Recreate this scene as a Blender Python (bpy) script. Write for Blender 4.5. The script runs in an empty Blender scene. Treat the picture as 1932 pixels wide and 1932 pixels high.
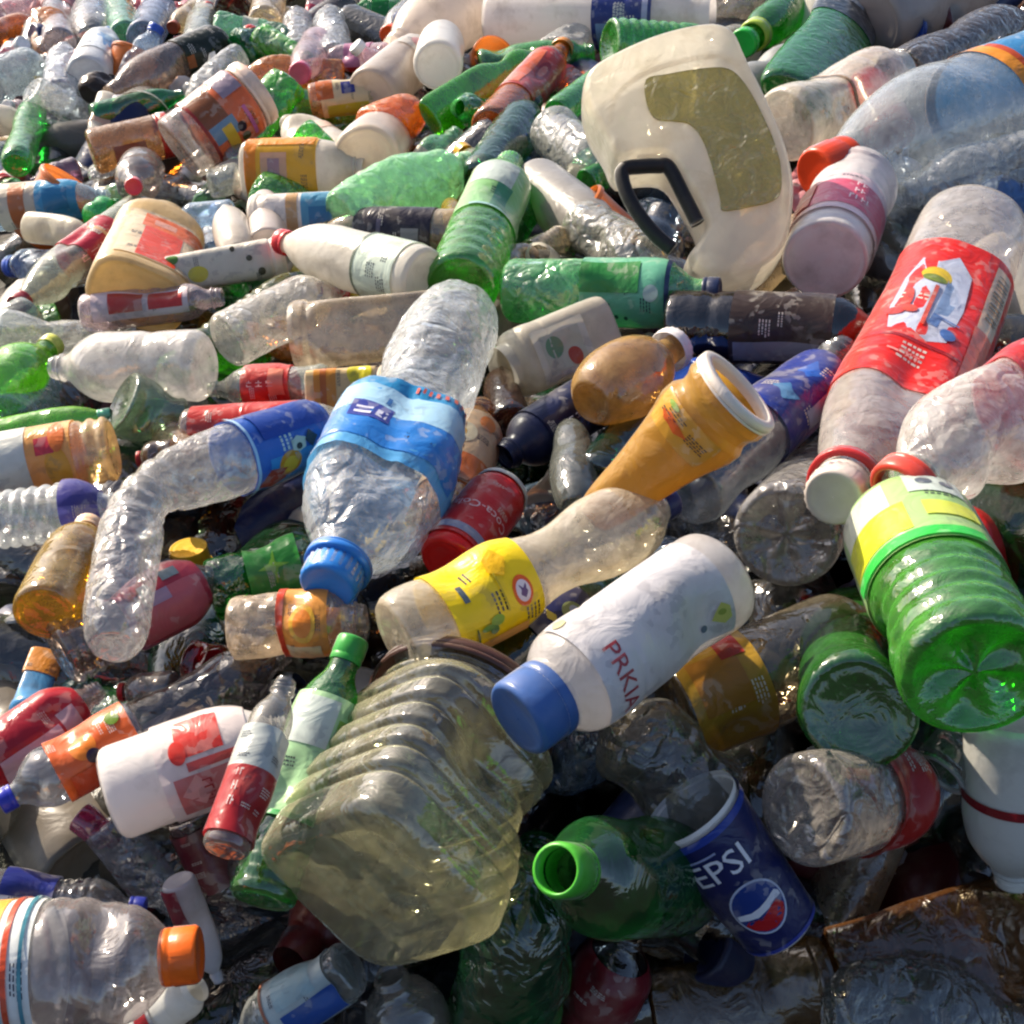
import bpy, bmesh, math, random
from mathutils import Vector, Matrix, noise
# ------------------------------------------------------------------ camera, light, exposure
sc = bpy.context.scene
CAMZ, PITCH, FOV = 1.30, 30.0, 45.0
F = 966.0 / math.tan(math.radians(FOV / 2))
cd = bpy.data.cameras.new('camera'); cam = bpy.data.objects.new('camera', cd)
sc.collection.objects.link(cam); sc.camera = cam
cd.sensor_width = 36; cd.angle = math.radians(FOV); cd.clip_start = .02; cd.clip_end = 400
cam.location = (0, 0, CAMZ); cam.rotation_euler = (math.radians(90 - PITCH), 0, 0)
CM = Matrix.Translation(Vector((0, 0, CAMZ))) @ Matrix.Rotation(math.radians(90 - PITCH), 4, 'X')
SUN_CAM = Vector((-.56, .74, -.14)).normalized()
SUN = (CM.to_3x3() @ SUN_CAM).normalized()
w = bpy.data.worlds.new('World'); sc.world = w; w.use_nodes = True
nt = w.node_tree; sky = nt.nodes.new('ShaderNodeTexSky'); sky.sky_type = 'NISHITA'; sky.sun_disc = False
sky.sun_elevation = math.asin(SUN.z); sky.sun_rotation = math.atan2(SUN.x, SUN.y); sky.dust_density = 3.0; sky.air_density = .8
nt.links.new(sky.outputs[0], nt.nodes['Background'].inputs[0]); nt.nodes['Background'].inputs[1].default_value = .118
sd = bpy.data.lights.new('sun', 'SUN'); sd.energy = 5.0; sd.angle = math.radians(.6); sd.color = (1, .87, .69)
so = bpy.data.objects.new('sun', sd); sc.collection.objects.link(so)
so.rotation_euler = SUN.to_track_quat('Z', 'Y').to_euler()
vs = sc.view_settings; vs.view_transform = 'Standard'; vs.look = 'None'; vs.gamma = 1; vs.use_curve_mapping = False
vs.exposure = .92
cy = sc.cycles
cy.max_bounces = 10; cy.transparent_max_bounces = 20; cy.diffuse_bounces = 3; cy.glossy_bounces = 3
cy.transmission_bounces = 5; cy.caustics_reflective = False; cy.caustics_refractive = False
cy.sample_clamp_indirect = 4; cy.use_denoising = True; cy.filter_width = 2.3
cy.use_adaptive_sampling = True; cy.adaptive_threshold = .02

# ------------------------------------------------------------------ helpers
def depth(x, y):
    # the crown of the heap climbs away from us; its front face drops steeply below an edge
    e = 1430 - .16 * (x - 966); f = lambda t: 1 / max(.20, .50 + .00066 * t + .00008 * (x - 966))
    s = 90.0; t = (y - e) / s; over = s * (math.log1p(math.exp(t)) if t < 30 else t)   # soft hinge
    return f(y - over) + .00016 * over
def invz(x, y): return 1 / min(depth(x, y), 2.8)
def P(x, y, z): return CM @ Vector(((x - 966) / F * z, (966 - y) / F * z, -z))
def plane(x, y, lift=0.0):
    return P(x, y, 1 / invz(x, y) - lift)
def h(s):
    c = [int(s[i:i + 2], 16) / 255 for i in (0, 2, 4)]
    return tuple(v / 12.92 if v <= .04045 else ((v + .055) / 1.055) ** 2.4 for v in c)

MATS = {}
def new_mat(name):
    m = bpy.data.materials.new(name); m.use_nodes = True
    n = m.node_tree; n.nodes.clear()
    return m, n, lambda t, **k: _node(n, t, k)
def _node(n, t, k):
    x = n.nodes.new('ShaderNode' + t)
    for a, b in k.items():
        if a[0] == 'i' and a[1:].isdigit(): x.inputs[int(a[1:])].default_value = b
        else: setattr(x, a, b)
    return x
def _fres(N, L, bump, ior=1.5):
    g = N('NewGeometry'); m = N('MapRange'); m.inputs[3].default_value = ior; m.inputs[4].default_value = 1 / ior
    L(g.outputs['Backfacing'], m.inputs[0]); f = N('Fresnel'); L(m.outputs[0], f.inputs[0]); L(bump.outputs[0], f.inputs['Normal']); return f
def _dirt(n, N, L, scale, lo, hi):
    tc = N('TexCoord'); oi = N('ObjectInfo')
    add = N('VectorMath', operation='ADD'); L(tc.outputs['Object'], add.inputs[0]); L(oi.outputs['Location'], add.inputs[1])
    nz = N('TexNoise'); nz.inputs['Scale'].default_value = scale; nz.inputs['Detail'].default_value = 5; nz.inputs['Roughness'].default_value = .62
    L(add.outputs[0], nz.inputs['Vector'])
    mr = N('MapRange'); mr.inputs[1].default_value = lo; mr.inputs[2].default_value = hi
    L(nz.outputs[0], mr.inputs[0])
    return add, nz, mr
def _bump(N, L, vec, kind, s, strength, dist=.004):
    t = N('TexNoise') if kind == 'n' else N('TexVoronoi')
    if kind == 'v': t.feature = 'F1'
    t.inputs['Scale'].default_value = s
    if kind == 'n': t.inputs['Detail'].default_value = 3; t.inputs['Distortion'].default_value = 1.2
    L(vec.outputs[0], t.inputs['Vector'])
    b = N('Bump'); b.inputs['Strength'].default_value = strength; b.inputs['Distance'].default_value = dist
    L(t.outputs[0], b.inputs['Height'])
    return b
def C(col, haze=.25, hz=None, bump=.5, rough=.1):
    """thin clear plastic: tinted see-through wall, grimy haze, glossy skin"""
    key = ('C', col, haze, hz, bump, rough)
    if key in MATS: return MATS[key]
    m, n, N = new_mat('clear_plastic_' + col); L = n.links.new
    c = h(col); hc = h(hz) if hz else tuple(min(1, v * .75 + .12) for v in c)
    hc = tuple(min(1, v * .86 + .14 * max(hc)) for v in hc) if max(c) > .5 and min(c) > .35 else hc
    hc = tuple(min(1, v * 1.22) for v in hc)
    add, nz, mr = _dirt(n, N, L, 75, .3, .8)
    mr.inputs[3].default_value = max(0, haze * .28); mr.inputs[4].default_value = min(1, haze * 1.15)
    b1 = _bump(N, L, add, 'n', 55, bump, .004)
    if bump >= .65:
        vo = N('TexVoronoi', feature='DISTANCE_TO_EDGE'); vo.inputs['Scale'].default_value = 30
        wp = N('VectorMath', operation='MULTIPLY_ADD'); n3 = N('TexNoise'); n3.inputs['Scale'].default_value = 30
        L(add.outputs[0], n3.inputs['Vector']); L(n3.outputs['Color'], wp.inputs[0]); wp.inputs[1].default_value = (.05, .05, .05); L(add.outputs[0], wp.inputs[2])
        L(wp.outputs[0], vo.inputs['Vector']); cl = N('Math', operation='MINIMUM'); cl.inputs[1].default_value = .16; L(vo.outputs[0], cl.inputs[0])
        b2 = N('Bump'); b2.inputs['Strength'].default_value = min(1, bump); b2.inputs['Distance'].default_value = .009
        L(cl.outputs[0], b2.inputs['Height']); L(b1.outputs[0], b2.inputs['Normal']); b1 = b2
    tr = N('BsdfTransparent'); tr.inputs[0].default_value = (*c, 1)
    df = N('BsdfDiffuse'); df.inputs[0].default_value = (*hc, 1)
    tl = N('BsdfTranslucent'); tl.inputs[0].default_value = (*hc, 1)
    gl = N('BsdfGlossy'); gl.inputs[0].default_value = (1, 1, 1, 1); gl.inputs[1].default_value = rough
    for x in (df, tl): L(b1.outputs[0], x.inputs['Normal'])
    L(b1.outputs[0], gl.inputs['Normal'])
    m1 = N('MixShader', i0=.45); L(df.outputs[0], m1.inputs[1]); L(tl.outputs[0], m1.inputs[2])
    lw = N('LayerWeight'); lw.inputs[0].default_value = .35; L(b1.outputs[0], lw.inputs['Normal'])
    ed = N('Math', operation='POWER'); ed.inputs[1].default_value = 2.2; L(lw.outputs['Facing'], ed.inputs[0])
    ed2 = N('Math', operation='MULTIPLY_ADD'); ed2.inputs[1].default_value = .62; ed2.use_clamp = True
    L(ed.outputs[0], ed2.inputs[0]); L(mr.outputs[0], ed2.inputs[2])
    m2 = N('MixShader'); L(ed2.outputs[0], m2.inputs[0]); L(tr.outputs[0], m2.inputs[1]); L(m1.outputs[0], m2.inputs[2])
    fr = _fres(N, L, b1)
    fm = N('Math', operation='MULTIPLY_ADD'); fm.inputs[1].default_value = .8; fm.inputs[2].default_value = .06; fm.use_clamp = True
    L(fr.outputs[0], fm.inputs[0])
    m3 = N('MixShader'); L(fm.outputs[0], m3.inputs[0]); L(m2.outputs[0], m3.inputs[1]); L(gl.outputs[0], m3.inputs[2])
    o = N('OutputMaterial'); L(m3.outputs[0], o.inputs[0])
    MATS[key] = m; return m
def M(col, trans=.5, clear=.08, dirt='8a7a62', rough=.3, bump=.3, wear=.5, ink=0):
    """milky or opaque plastic and printed film: diffuse + translucent under a soft gloss, patchy grime"""
    key = ('M', col, trans, clear, dirt, rough, bump, wear, ink)
    if key in MATS: return MATS[key]
    m, n, N = new_mat('plastic_' + col); L = n.links.new
    add, nz, mr = _dirt(n, N, L, 30, .5, .78)
    mr.inputs[3].default_value = 0; mr.inputs[4].default_value = wear
    mx = N('MixRGB'); mx.inputs[1].default_value = (*h(col), 1); mx.inputs[2].default_value = (*h(dirt), 1); L(mr.outputs[0], mx.inputs[0])
    if ink:
        v = N('TexVoronoi', distance='CHEBYCHEV'); v.inputs['Scale'].default_value = 210; L(add.outputs[0], v.inputs['Vector'])
        q = N('TexNoise'); q.inputs['Scale'].default_value = 60; q.inputs['Detail'].default_value = 1; L(add.outputs[0], q.inputs['Vector'])
        g = N('MapRange'); g.inputs[1].default_value = .54; g.inputs[2].default_value = .60; g.inputs[4].default_value = ink; L(q.outputs[0], g.inputs[0])
        t = N('Math', operation='GREATER_THAN'); t.inputs[1].default_value = .62; sp = N('SeparateColor'); L(v.outputs['Color'], sp.inputs[0]); L(sp.outputs[0], t.inputs[0])
        k = N('Math', operation='MULTIPLY'); L(g.outputs[0], k.inputs[0]); L(t.outputs[0], k.inputs[1])
        m0 = N('MixRGB'); L(k.outputs[0], m0.inputs[0]); L(mx.outputs[0], m0.inputs[1])
        bright = sum(h(col)) > 1.1; m0.inputs[2].default_value = (.05, .06, .12, 1) if bright else (.8, .76, .68, 1); mx = m0
    b1 = _bump(N, L, add, 'n', 42, bump, .004)
    df = N('BsdfDiffuse'); tl = N('BsdfTranslucent'); L(mx.outputs[0], df.inputs[0]); L(mx.outputs[0], tl.inputs[0])
    L(b1.outputs[0], df.inputs['Normal'])
    m1 = N('MixShader', i0=trans); L(df.outputs[0], m1.inputs[1]); L(tl.outputs[0], m1.inputs[2])
    last = m1
    if clear > 0:
        tr = N('BsdfTransparent'); tr.inputs[0].default_value = (*h(col), 1)
        m2 = N('MixShader', i0=clear); L(m1.outputs[0], m2.inputs[1]); L(tr.outputs[0], m2.inputs[2]); last = m2
    gl = N('BsdfGlossy'); gl.inputs[1].default_value = rough; L(b1.outputs[0], gl.inputs['Normal'])
    fr = _fres(N, L, b1, 1.45)
    m3 = N('MixShader'); L(fr.outputs[0], m3.inputs[0]); L(last.outputs[0], m3.inputs[1]); L(gl.outputs[0], m3.inputs[2])
    o = N('OutputMaterial'); L(m3.outputs[0], o.inputs[0])
    MATS[key] = m; return m
def O(col, rough=.35, wear=.3, trans=.12): return M(col, trans, 0, '6b5f50', rough, .2, wear)   # caps and solid plastic
def FL(col, wear=.22): return M(col, .3, .0, 'a09684', .28, .5, wear + .14, .2)                        # printed label film
CLR = lambda haze=.3: C('eef2ee', haze, 'c9c8c0')
WHT = lambda t=.5: M('eeeae2', t)

PROF = {
 'pet': [(0,.70),(.025,.88),(.07,1),(.28,.98),(.34,.95),(.42,1),(.62,1),(.70,.95),(.79,.74),(.86,.47),(.91,.34),(.93,.33),(1,.31)],
 'water': [(0,.82),(.02,.95),(.06,1),(.66,1),(.73,.94),(.81,.72),(.87,.46),(.91,.37),(1,.35)],
 'tea': [(0,.86),(.015,.96),(.05,1),(.70,1),(.77,.95),(.83,.76),(.87,.56),(.90,.47),(1,.45)],
 'round': [(0,.5),(.08,.78),(.25,.98),(.38,1),(.55,.95),(.7,.74),(.8,.46),(.86,.36),(1,.34)],
 'hour': [(0,.84),(.02,.95),(.06,1),(.36,1),(.46,.84),(.52,.76),(.58,.78),(.70,.98),(.78,1),(.88,.84),(.94,.5),(.97,.36),(1,.34)],
 'jar': [(0,.86),(.02,.96),(.06,1),(.84,1),(.88,.95),(.91,.86),(1,.86)],
 'cup': [(0,.74),(.01,.76),(.04,.78),(.96,1),(.97,1.04),(1,1.04)],
 'squeezed': [(0,.62),(.03,.74),(.1,.83),(.26,.86),(.36,.74),(.41,.80),(.47,.98),(.54,1),(.68,.99),(.75,.92),(.82,.74),(.88,.5),(.91,.4),(1,.38)],
 'tube': [(0,.6),(.025,.8),(.08,.93),(.28,.96),(.36,.84),(.42,.80),(.5,.98),(.62,1.16),(.84,1.12),(.93,.92),(.98,.6),(1,.4)],
 'milk': [(0,.9),(.02,.97),(.07,1),(.62,.98),(.64,.955),(.66,.98),(.76,1),(.84,.95),(.89,.80),(.91,.7),(1,.68)],
 'oval': [(0,.84),(.02,.95),(.07,1),(.5,.99),(.68,.9),(.80,.72),(.87,.45),(.90,.31),(1,.3)],
 'tub': [(0,.88),(.02,.93),(.9,1),(.92,1.07),(.97,1.07),(1,1.0)],
 'vase': [(0,.40),(.12,.52),(.35,.66),(.58,.82),(.72,.98),(.79,1.0),(.84,.90),(.88,.92),(.92,1.0),(1,.98)],
 'can': [(0,.8),(.025,.93),(.06,1),(.9,1),(.94,.93),(.965,.86),(.98,.88),(1,.88)],
 'jug': [(0,.80),(.025,.94),(.07,1),(.9,1),(.94,.93),(.955,.90),(.97,.95),(1,.93)],
 'wide': [(0,.86),(.02,.96),(.06,1),(.55,1),(.62,.98),(.74,.88),(.84,.66),(.90,.46),(.93,.36),(1,.34)],
}
def prof(k, v):
    p = PROF[k]; v = min(max(v, 0), 1)
    for i in range(len(p) - 1):
        if v <= p[i + 1][0]:
            (a, ra), (b, rb) = p[i], p[i + 1]; t = (v - a) / (b - a); d = b - a
            ma = (rb - p[i - 1][1]) / (b - p[i - 1][0]) * d if i else (rb - ra)
            mb = (p[i + 2][1] - ra) / (p[i + 2][0] - a) * d if i + 2 < len(p) else (rb - ra)
            # keep the curve from overshooting
            if (rb - ra) * ma <= 0: ma = 0
            if (rb - ra) * mb <= 0: mb = 0
            lim = 3 * abs(rb - ra); ma = max(-lim, min(lim, ma)); mb = max(-lim, min(lim, mb))
            return (2*t**3-3*t*t+1)*ra + (t**3-2*t*t+t)*ma + (-2*t**3+3*t*t)*rb + (t**3-t*t)*mb
    return p[-1][1]

class Shape:
    """surface of a bottle-like thing: spine from A to B (bent through Mid), section, ribs and dents"""
    def __init__(s, A, B, R, kind, mid=None, flat=1, sq=2, roll=0, ribs=None, crush=0, dents=0, seed=0, face=None, facet=7):
        s.A, s.B, s.R, s.k, s.flat, s.sq, s.roll, s.ribs, s.crush = A, B, R, kind, flat, sq, math.radians(roll), ribs, crush
        s.mid = mid; s.capd = False; s.kink = 0; s.rexp = 5 if kind == 'jug' else 1.5; s.L = (B - A).length; s.facet = facet
        s.off3 = Vector((seed * 3.17 % 50, seed * 7.31 % 50, seed * 1.73 % 50))
        rnd = random.Random(seed); s.d = []
        for _ in range(dents):
            s.d.append((rnd.uniform(-2.6, 2.6), rnd.uniform(.12, .72), rnd.uniform(.4, .9), rnd.uniform(.07, .16), rnd.uniform(.18, .42)))
        s.face = face if face is not None else CM.translation
    def pt(s, v):
        if s.mid is None: return s.A.lerp(s.B, v)
        if s.kink:
            a, m, b = s.A, s.mid, s.B; k = s.kink; q = .09; e = lambda t: a.lerp(m, t / k) if t < k else m.lerp(b, (t - k) / (1 - k))
            if abs(v - k) >= q: return e(v)
            t = (v - k + q) / (2 * q); p0, p2 = e(k - q), e(k + q); return (1-t)**2 * p0 + 2*t*(1-t) * m + t*t * p2
        a, m, b = s.A, s.mid, s.B; c = 2 * m - .5 * (a + b)
        return (1-v)**2 * a + 2*v*(1-v) * c + v*v * b
    def frame(s, v):
        a = (s.pt(min(v + .01, 1.0)) - s.pt(max(v - .01, 0))).normalized()
        n = s.face - s.pt(.5); n = (n - a * n.dot(a)).normalized()
        return a, n, a.cross(n)
    def rad(s, u, v):
        r = prof(s.k, v)
        if s.ribs:
            a, b, cnt, amp = s.ribs
            if a < v < b:
                r *= 1 - amp * (.5 - .5 * math.cos(2 * math.pi * cnt * (v - a) / (b - a))) ** s.rexp
        if v > .915 and s.k in ('pet', 'water', 'tea', 'wide', 'oval', 'round', 'hour') and not s.capd:
            r *= 1 + (.22 if .924 < v < .937 else 0) + (.10 if (.948 < v < .956 or .968 < v < .976) else 0)
        body = max(0, min(1, (.9 - v) / .12))
        ur = u - s.roll
        if s.sq > 2:
            e = s.sq if body > 0 else 2; e = 2 + (s.sq - 2) * body
            c, t = abs(math.cos(ur)), abs(math.sin(ur))
            r *= (c ** e + t ** e) ** (-1 / e)
        for (du, dv, wu, wv, dp) in s.d:
            x = (u - du + math.pi) % (2 * math.pi) - math.pi
            g = math.exp(-(x / wu) ** 2 - ((v - dv) / wv) ** 2)
            r *= 1 - dp * g * body
        if s.crush:
            q = Vector((math.cos(u) * 1.1, math.sin(u) * 1.1, v * s.L / s.R * .8)) + s.off3
            f = noise.voronoi(q * (s.facet / 7) * 1.15)[0]
            r *= 1 + s.crush * body * (.45 * noise.noise(q * .7) * 1.4 - (f[1] - f[0]) * .42 + .08)
        return r * s.R
    def S(s, u, v, off=0):
        a, n, y = s.frame(v); r = s.rad(u, v) + off
        X, Y = n * s.flat, y
        if s.flat < 1:
            k = max(0, min(1, (.93 - v) / .25)); X = n * (1 - (1 - s.flat) * k)
        ov = max(0, v - 1)
        return s.pt(min(v, 1)) + X * (r * math.cos(u)) + Y * (r * math.sin(u)) + a * (ov * s.L)

def link(o): sc.collection.objects.link(o); return o
def mesh_obj(name, verts, faces, mats, parent=None, origin=None, midx=None, smooth=True):
    o3 = origin if origin is not None else Vector()
    me = bpy.data.meshes.new(name)
    me.from_pydata([tuple(v - o3) for v in verts], [], faces)
    for m in mats: me.materials.append(m)
    if midx: me.polygons.foreach_set('material_index', midx)
    if smooth: me.polygons.foreach_set('use_smooth', [True] * len(me.polygons))
    me.update()
    o = link(bpy.data.objects.new(name, me))
    if parent is not None: o.parent = parent
    else: o.location = o3
    return o
def grid(V, Fc, fn, us, vs, closed):
    b = len(V); nu = len(us)
    for v in vs:
        for u in us: V.append(fn(u, v))
    for j in range(len(vs) - 1):
        for i in range(nu if closed else nu - 1):
            k = (i + 1) % nu
            Fc.append((b + j*nu + i, b + j*nu + k, b + (j+1)*nu + k, b + (j+1)*nu + i))
    return b
def lin(a, b, n): return [a + (b - a) * i / (n - 1) for i in range(n)]

def body_geo(s, nu, nv, star=0, openend=True, conc=.10, closetop=False):
    V, Fc = [], []
    vs_ = sorted(set([round(x, 4) for x in lin(0, 1, nv)] + [p[0] for p in PROF[s.k]] + ([.918, .922, .9265, .935, .939, .946, .95, .954, .958, .966, .97, .974, .978] if nu > 20 else [])))
    us = [2 * math.pi * i / nu for i in range(nu)]
    b0 = grid(V, Fc, lambda u, v: s.S(u, v), us, vs_, True)
    # base: rings going in, a petal star or a dome
    a, n, y = s.frame(0); c = s.pt(0); rings = [.93, .82, .66, .48, .3, .14]
    prev = 0
    for f in rings:
        st = len(V); dome = (1 - f * f)
        for u in us:
            p = s.S(u, 0); d = (p - c) * f
            z = conc * dome + (star * (.5 + .5 * math.cos(5 * u)) * math.sin(math.pi * min(1, f * 1.0)) if star else 0) * 1.0
            z += .03 * math.sin(f * 16) if not star else 0
            V.append(c + d + a * (z * s.R))
        for i in range(nu):
            k = (i + 1) % nu; Fc.append((prev + k, prev + i, st + i, st + k))
        prev = st
    V.append(c + a * ((conc - (.06 if not star else .05)) * s.R)); e = len(V) - 1
    for i in range(nu): Fc.append((prev + (i + 1) % nu, prev + i, e))
    if closetop:
        a1 = s.frame(1)[0]; top = b0 + (len(vs_) - 1) * nu; c1 = s.pt(1); prev = top
        for f, z in ((.9, -.10), (.6, -.12), (.3, -.12)):
            st = len(V)
            for i in range(nu): V.append(c1 + (V[top + i] - c1) * f + a1 * (z * s.R))
            for i in range(nu):
                k = (i + 1) % nu; Fc.append((prev + i, prev + k, st + k, st + i))
            prev = st
        V.append(c1 + a1 * (-.12 * s.R)); e = len(V) - 1
        for i in range(nu): Fc.append((prev + i, prev + (i + 1) % nu, e))
    return V, Fc
def ring_geo(s, v0, v1, grow, nu=32, knurl=0, top=True, tr=.0, fixed=None):
    """cap, collar or lid: a turned shell round the mouth"""
    V, Fc = [], []; us = [2 * math.pi * i / nu for i in range(nu)]
    a, n, y = s.frame(1); base = s.pt(1); rr = (fixed if fixed else prof(s.k, 1)) * s.R * grow
    L = s.L; z0, z1 = (v0 - 1) * L, (v1 - 1) * L; hh = z1 - z0
    prs = [(z0, .97), (z0 + hh * .06, 1.0), (z0 + hh * .22, 1.0), (z0 + hh * .26, .965), (z0 + hh * .30, 1.0), (z1 - hh * .12, .985), (z1 - hh * .03, .94), (z1, .86)]
    if top: prs += [(z1 - .001, .7), (z1 - .0012, .35), (z1 - .0012, .02)]
    else: prs += [(z1, .80), (z1 - hh * .5, .78), (z0, .78)]
    b = 0
    for j, (z, r) in enumerate(prs):
        for i, u in enumerate(us):
            kf = 1 + (knurl * (1 if i % 2 else -1) if 4 <= j <= 5 else 0)
            V.append(base + a * z + (n * math.cos(u) + y * math.sin(u)) * (rr * r * kf))
    for j in range(len(prs) - 1):
        for i in range(nu):
            k = (i + 1) % nu; Fc.append((j*nu + i, j*nu + k, (j+1)*nu + k, (j+1)*nu + i))
    return V, Fc

_txt = {}
def text_tris(t, bold=False):
    if t in _txt: return _txt[t]
    cu = bpy.data.curves.new('t', 'FONT'); cu.body = t; cu.align_x = 'CENTER'; cu.align_y = 'CENTER'; cu.resolution_u = 2
    cu.offset = .004
    ob = bpy.data.objects.new('t', cu); me = ob.to_mesh()
    bm = bmesh.new(); bm.from_mesh(me); bmesh.ops.triangulate(bm, faces=bm.faces)
    for _ in range(2):
        es = [e for e in bm.edges if e.calc_length() > .22]
        if es: bmesh.ops.subdivide_edges(bm, edges=es, cuts=1); bmesh.ops.triangulate(bm, faces=bm.faces)
    r = ([(v.co.x, v.co.y) for v in bm.verts], [tuple(v.index for v in f.verts) for f in bm.faces])
    bm.verts.ensure_lookup_table(); bm.free(); ob.to_mesh_clear(); bpy.data.objects.remove(ob); bpy.data.curves.remove(cu)
    _txt[t] = r; return r
def label_geo(s, lab):
    """lab = dict(v=(v0,v1), col=hex, u=(deg,deg) or None, d=[decals]); every print lies just above the film"""
    V, Fc, mi = [], [], []; mats = [FL(lab['col'])]; idx = {lab['col']: 0}
    def mid(col):
        if col not in idx: idx[col] = len(mats); mats.append(FL(col))
        return idx[col]
    v0, v1 = lab['v']; L = s.L; off = lab.get('off', .0012)
    u = lab.get('u'); closed = u is None
    us = [2*math.pi*i/64 for i in range(64)] if closed else [math.radians(x) for x in lin(u[0], u[1], 32)]
    nvv = max(8, int((v1 - v0) * 84) + 2)
    sk = lab.get('skew', 0)
    V0 = lambda a, b, o=off: s.S(a, b + sk * math.sin(a), o)
    grid(V, Fc, V0, us, lin(v0, v1, nvv), closed); mi += [0] * len(Fc)
    k = 1; rr = random.Random(int(v0 * 997 + v1 * 131 + s.R * 1e5)); fine = []
    if v1 - v0 > .16 and not lab.get('plain'):
        ulo, uhi = (u if u else (-75, 75)); lum = sum(h(lab['col'])); ic = '2c3448' if lum > .9 else 'e0d8cc'
        for _ in range(3):
            cu, cv = rr.uniform(ulo + 10, uhi - 30), rr.uniform(v0 + .04, v1 - .06); n_ = rr.randint(2, 4)
            for q in range(n_):
                x = cu
                while x < cu + 24:
                    w_ = rr.uniform(2, 6); fine.append(('rect', x, x + w_, cv + q * .014, cv + q * .014 + .006, ic)); x += w_ + 1.6
    for qi, d in enumerate(fine + list(lab.get('d', []))):
        if qi < len(fine): o = off + .00025
        else: o = off + .0003 + .0001 * min(k, 10) + .00002 * k; k += 1
        n0 = len(Fc); t = d[0]
        if t == 'band':
            grid(V, Fc, lambda a, b: V0(a, b, o), us, lin(d[1], d[2], max(2, int((d[2]-d[1])*44)+2)), closed)
        elif t == 'rect':
            _, ua, ub, va, vb, col = d
            grid(V, Fc, lambda a, b: V0(a, b, o), [math.radians(x) for x in lin(ua, ub, max(2, int(abs(ub-ua)/8)+2))], lin(va, vb, max(2, int(abs(vb-va)*44)+2)), False)
        elif t == 'ell':
            _, uc, vc, ru, rv, col = d; st = len(V); V.append(V0(math.radians(uc), vc, o)); m = 28
            for q in (.35, .7, 1):
                for i in range(m):
                    th = 2*math.pi*i/m; V.append(V0(math.radians(uc + ru*q*math.cos(th)), vc + rv*q*math.sin(th), o))
            for i in range(m): Fc.append((st, st+1+i, st+1+(i+1) % m))
            for r_ in range(2):
                for i in range(m):
                    j = (i+1) % m; Fc.append((st+1+r_*m+i, st+1+(r_+1)*m+i, st+1+(r_+1)*m+j, st+1+r_*m+j))
        elif t == 'poly':        # star-shaped patch: ('poly', uc, vc, [(du,dv)..], col)
            _, uc, vc, pts, col = d; st = len(V); V.append(V0(math.radians(uc), vc, o)); m = len(pts)
            for q in (.5, 1):
                for (pu, pv) in pts: V.append(V0(math.radians(uc + pu*q), vc + pv*q, o))
            for i in range(m):
                j = (i+1) % m; Fc.append((st, st+1+i, st+1+j)); Fc.append((st+1+i, st+1+m+i, st+1+m+j, st+1+j))
        elif t == 'text':        # ('text', str, uc, vc, height in radii, rot deg, col)
            _, tx, uc, vc, hh, rot, col = d; tv, tf = text_tris(tx); st = len(V); c_, s_ = math.cos(math.radians(rot)), math.sin(math.radians(rot))
            for (x, y) in tv:
                X = (x*c_ - y*s_) * hh * 1.35; Y = (x*s_ + y*c_) * hh * 1.35
                V.append(V0(math.radians(uc) + X, vc + Y * s.R / L, o))
            for f in tf: Fc.append(tuple(st + i for i in f))
        mi += [mid(d[-1])] * (len(Fc) - n0)
    return V, Fc, mats, mi

HEROES = []; COUNT = [0]
ROOTCAT = {}
def tag(o, label, cat, group=None, kind=None):
    o['label'] = label
    if cat: o['category'] = cat
    if group: o['group'] = group
    if kind: o['kind'] = kind
def make(name, cat, label, s, mat, cap=None, lab=None, nu=36, nv=40, star=0, conc=.1, ring=None, capv=(.93, 1.03), capg=1.15, knurl=.03, lid=None, closetop=False, knurln=44, group=None):
    """one container: an Empty at its base with body, cap, collar and label as children; a bare shell stays one mesh"""
    s.capd = bool(cap)
    V, Fc = body_geo(s, nu, nv, star, conc=conc, closetop=closetop)
    labs = ([lab] if isinstance(lab, dict) else lab) or []
    if not (cap or labs or ring):
        o = mesh_obj(name, V, Fc, [mat], None, s.A); tag(o, label, cat, group); return o
    e = link(bpy.data.objects.new(name, None)); e.location = s.A; e.empty_display_size = .02
    tag(e, label, cat, group)
    mesh_obj('body', V, Fc, [mat], e, s.A)
    if cap:
        V, Fc = ring_geo(s, capv[0], capv[1], capg, knurln, knurl); mesh_obj('cap', V, Fc, [O(cap)], e, s.A)
    if ring:
        col, ra, rb, g = ring; V, Fc = ring_geo(s, ra, rb, g, 32, 0, False); mesh_obj('collar', V, Fc, [O(col)], e, s.A)
    for l in labs:
        V, Fc, ms, mi = label_geo(s, l); mesh_obj('printed_label', V, Fc, ms, e, s.A, mi)
    return e
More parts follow.
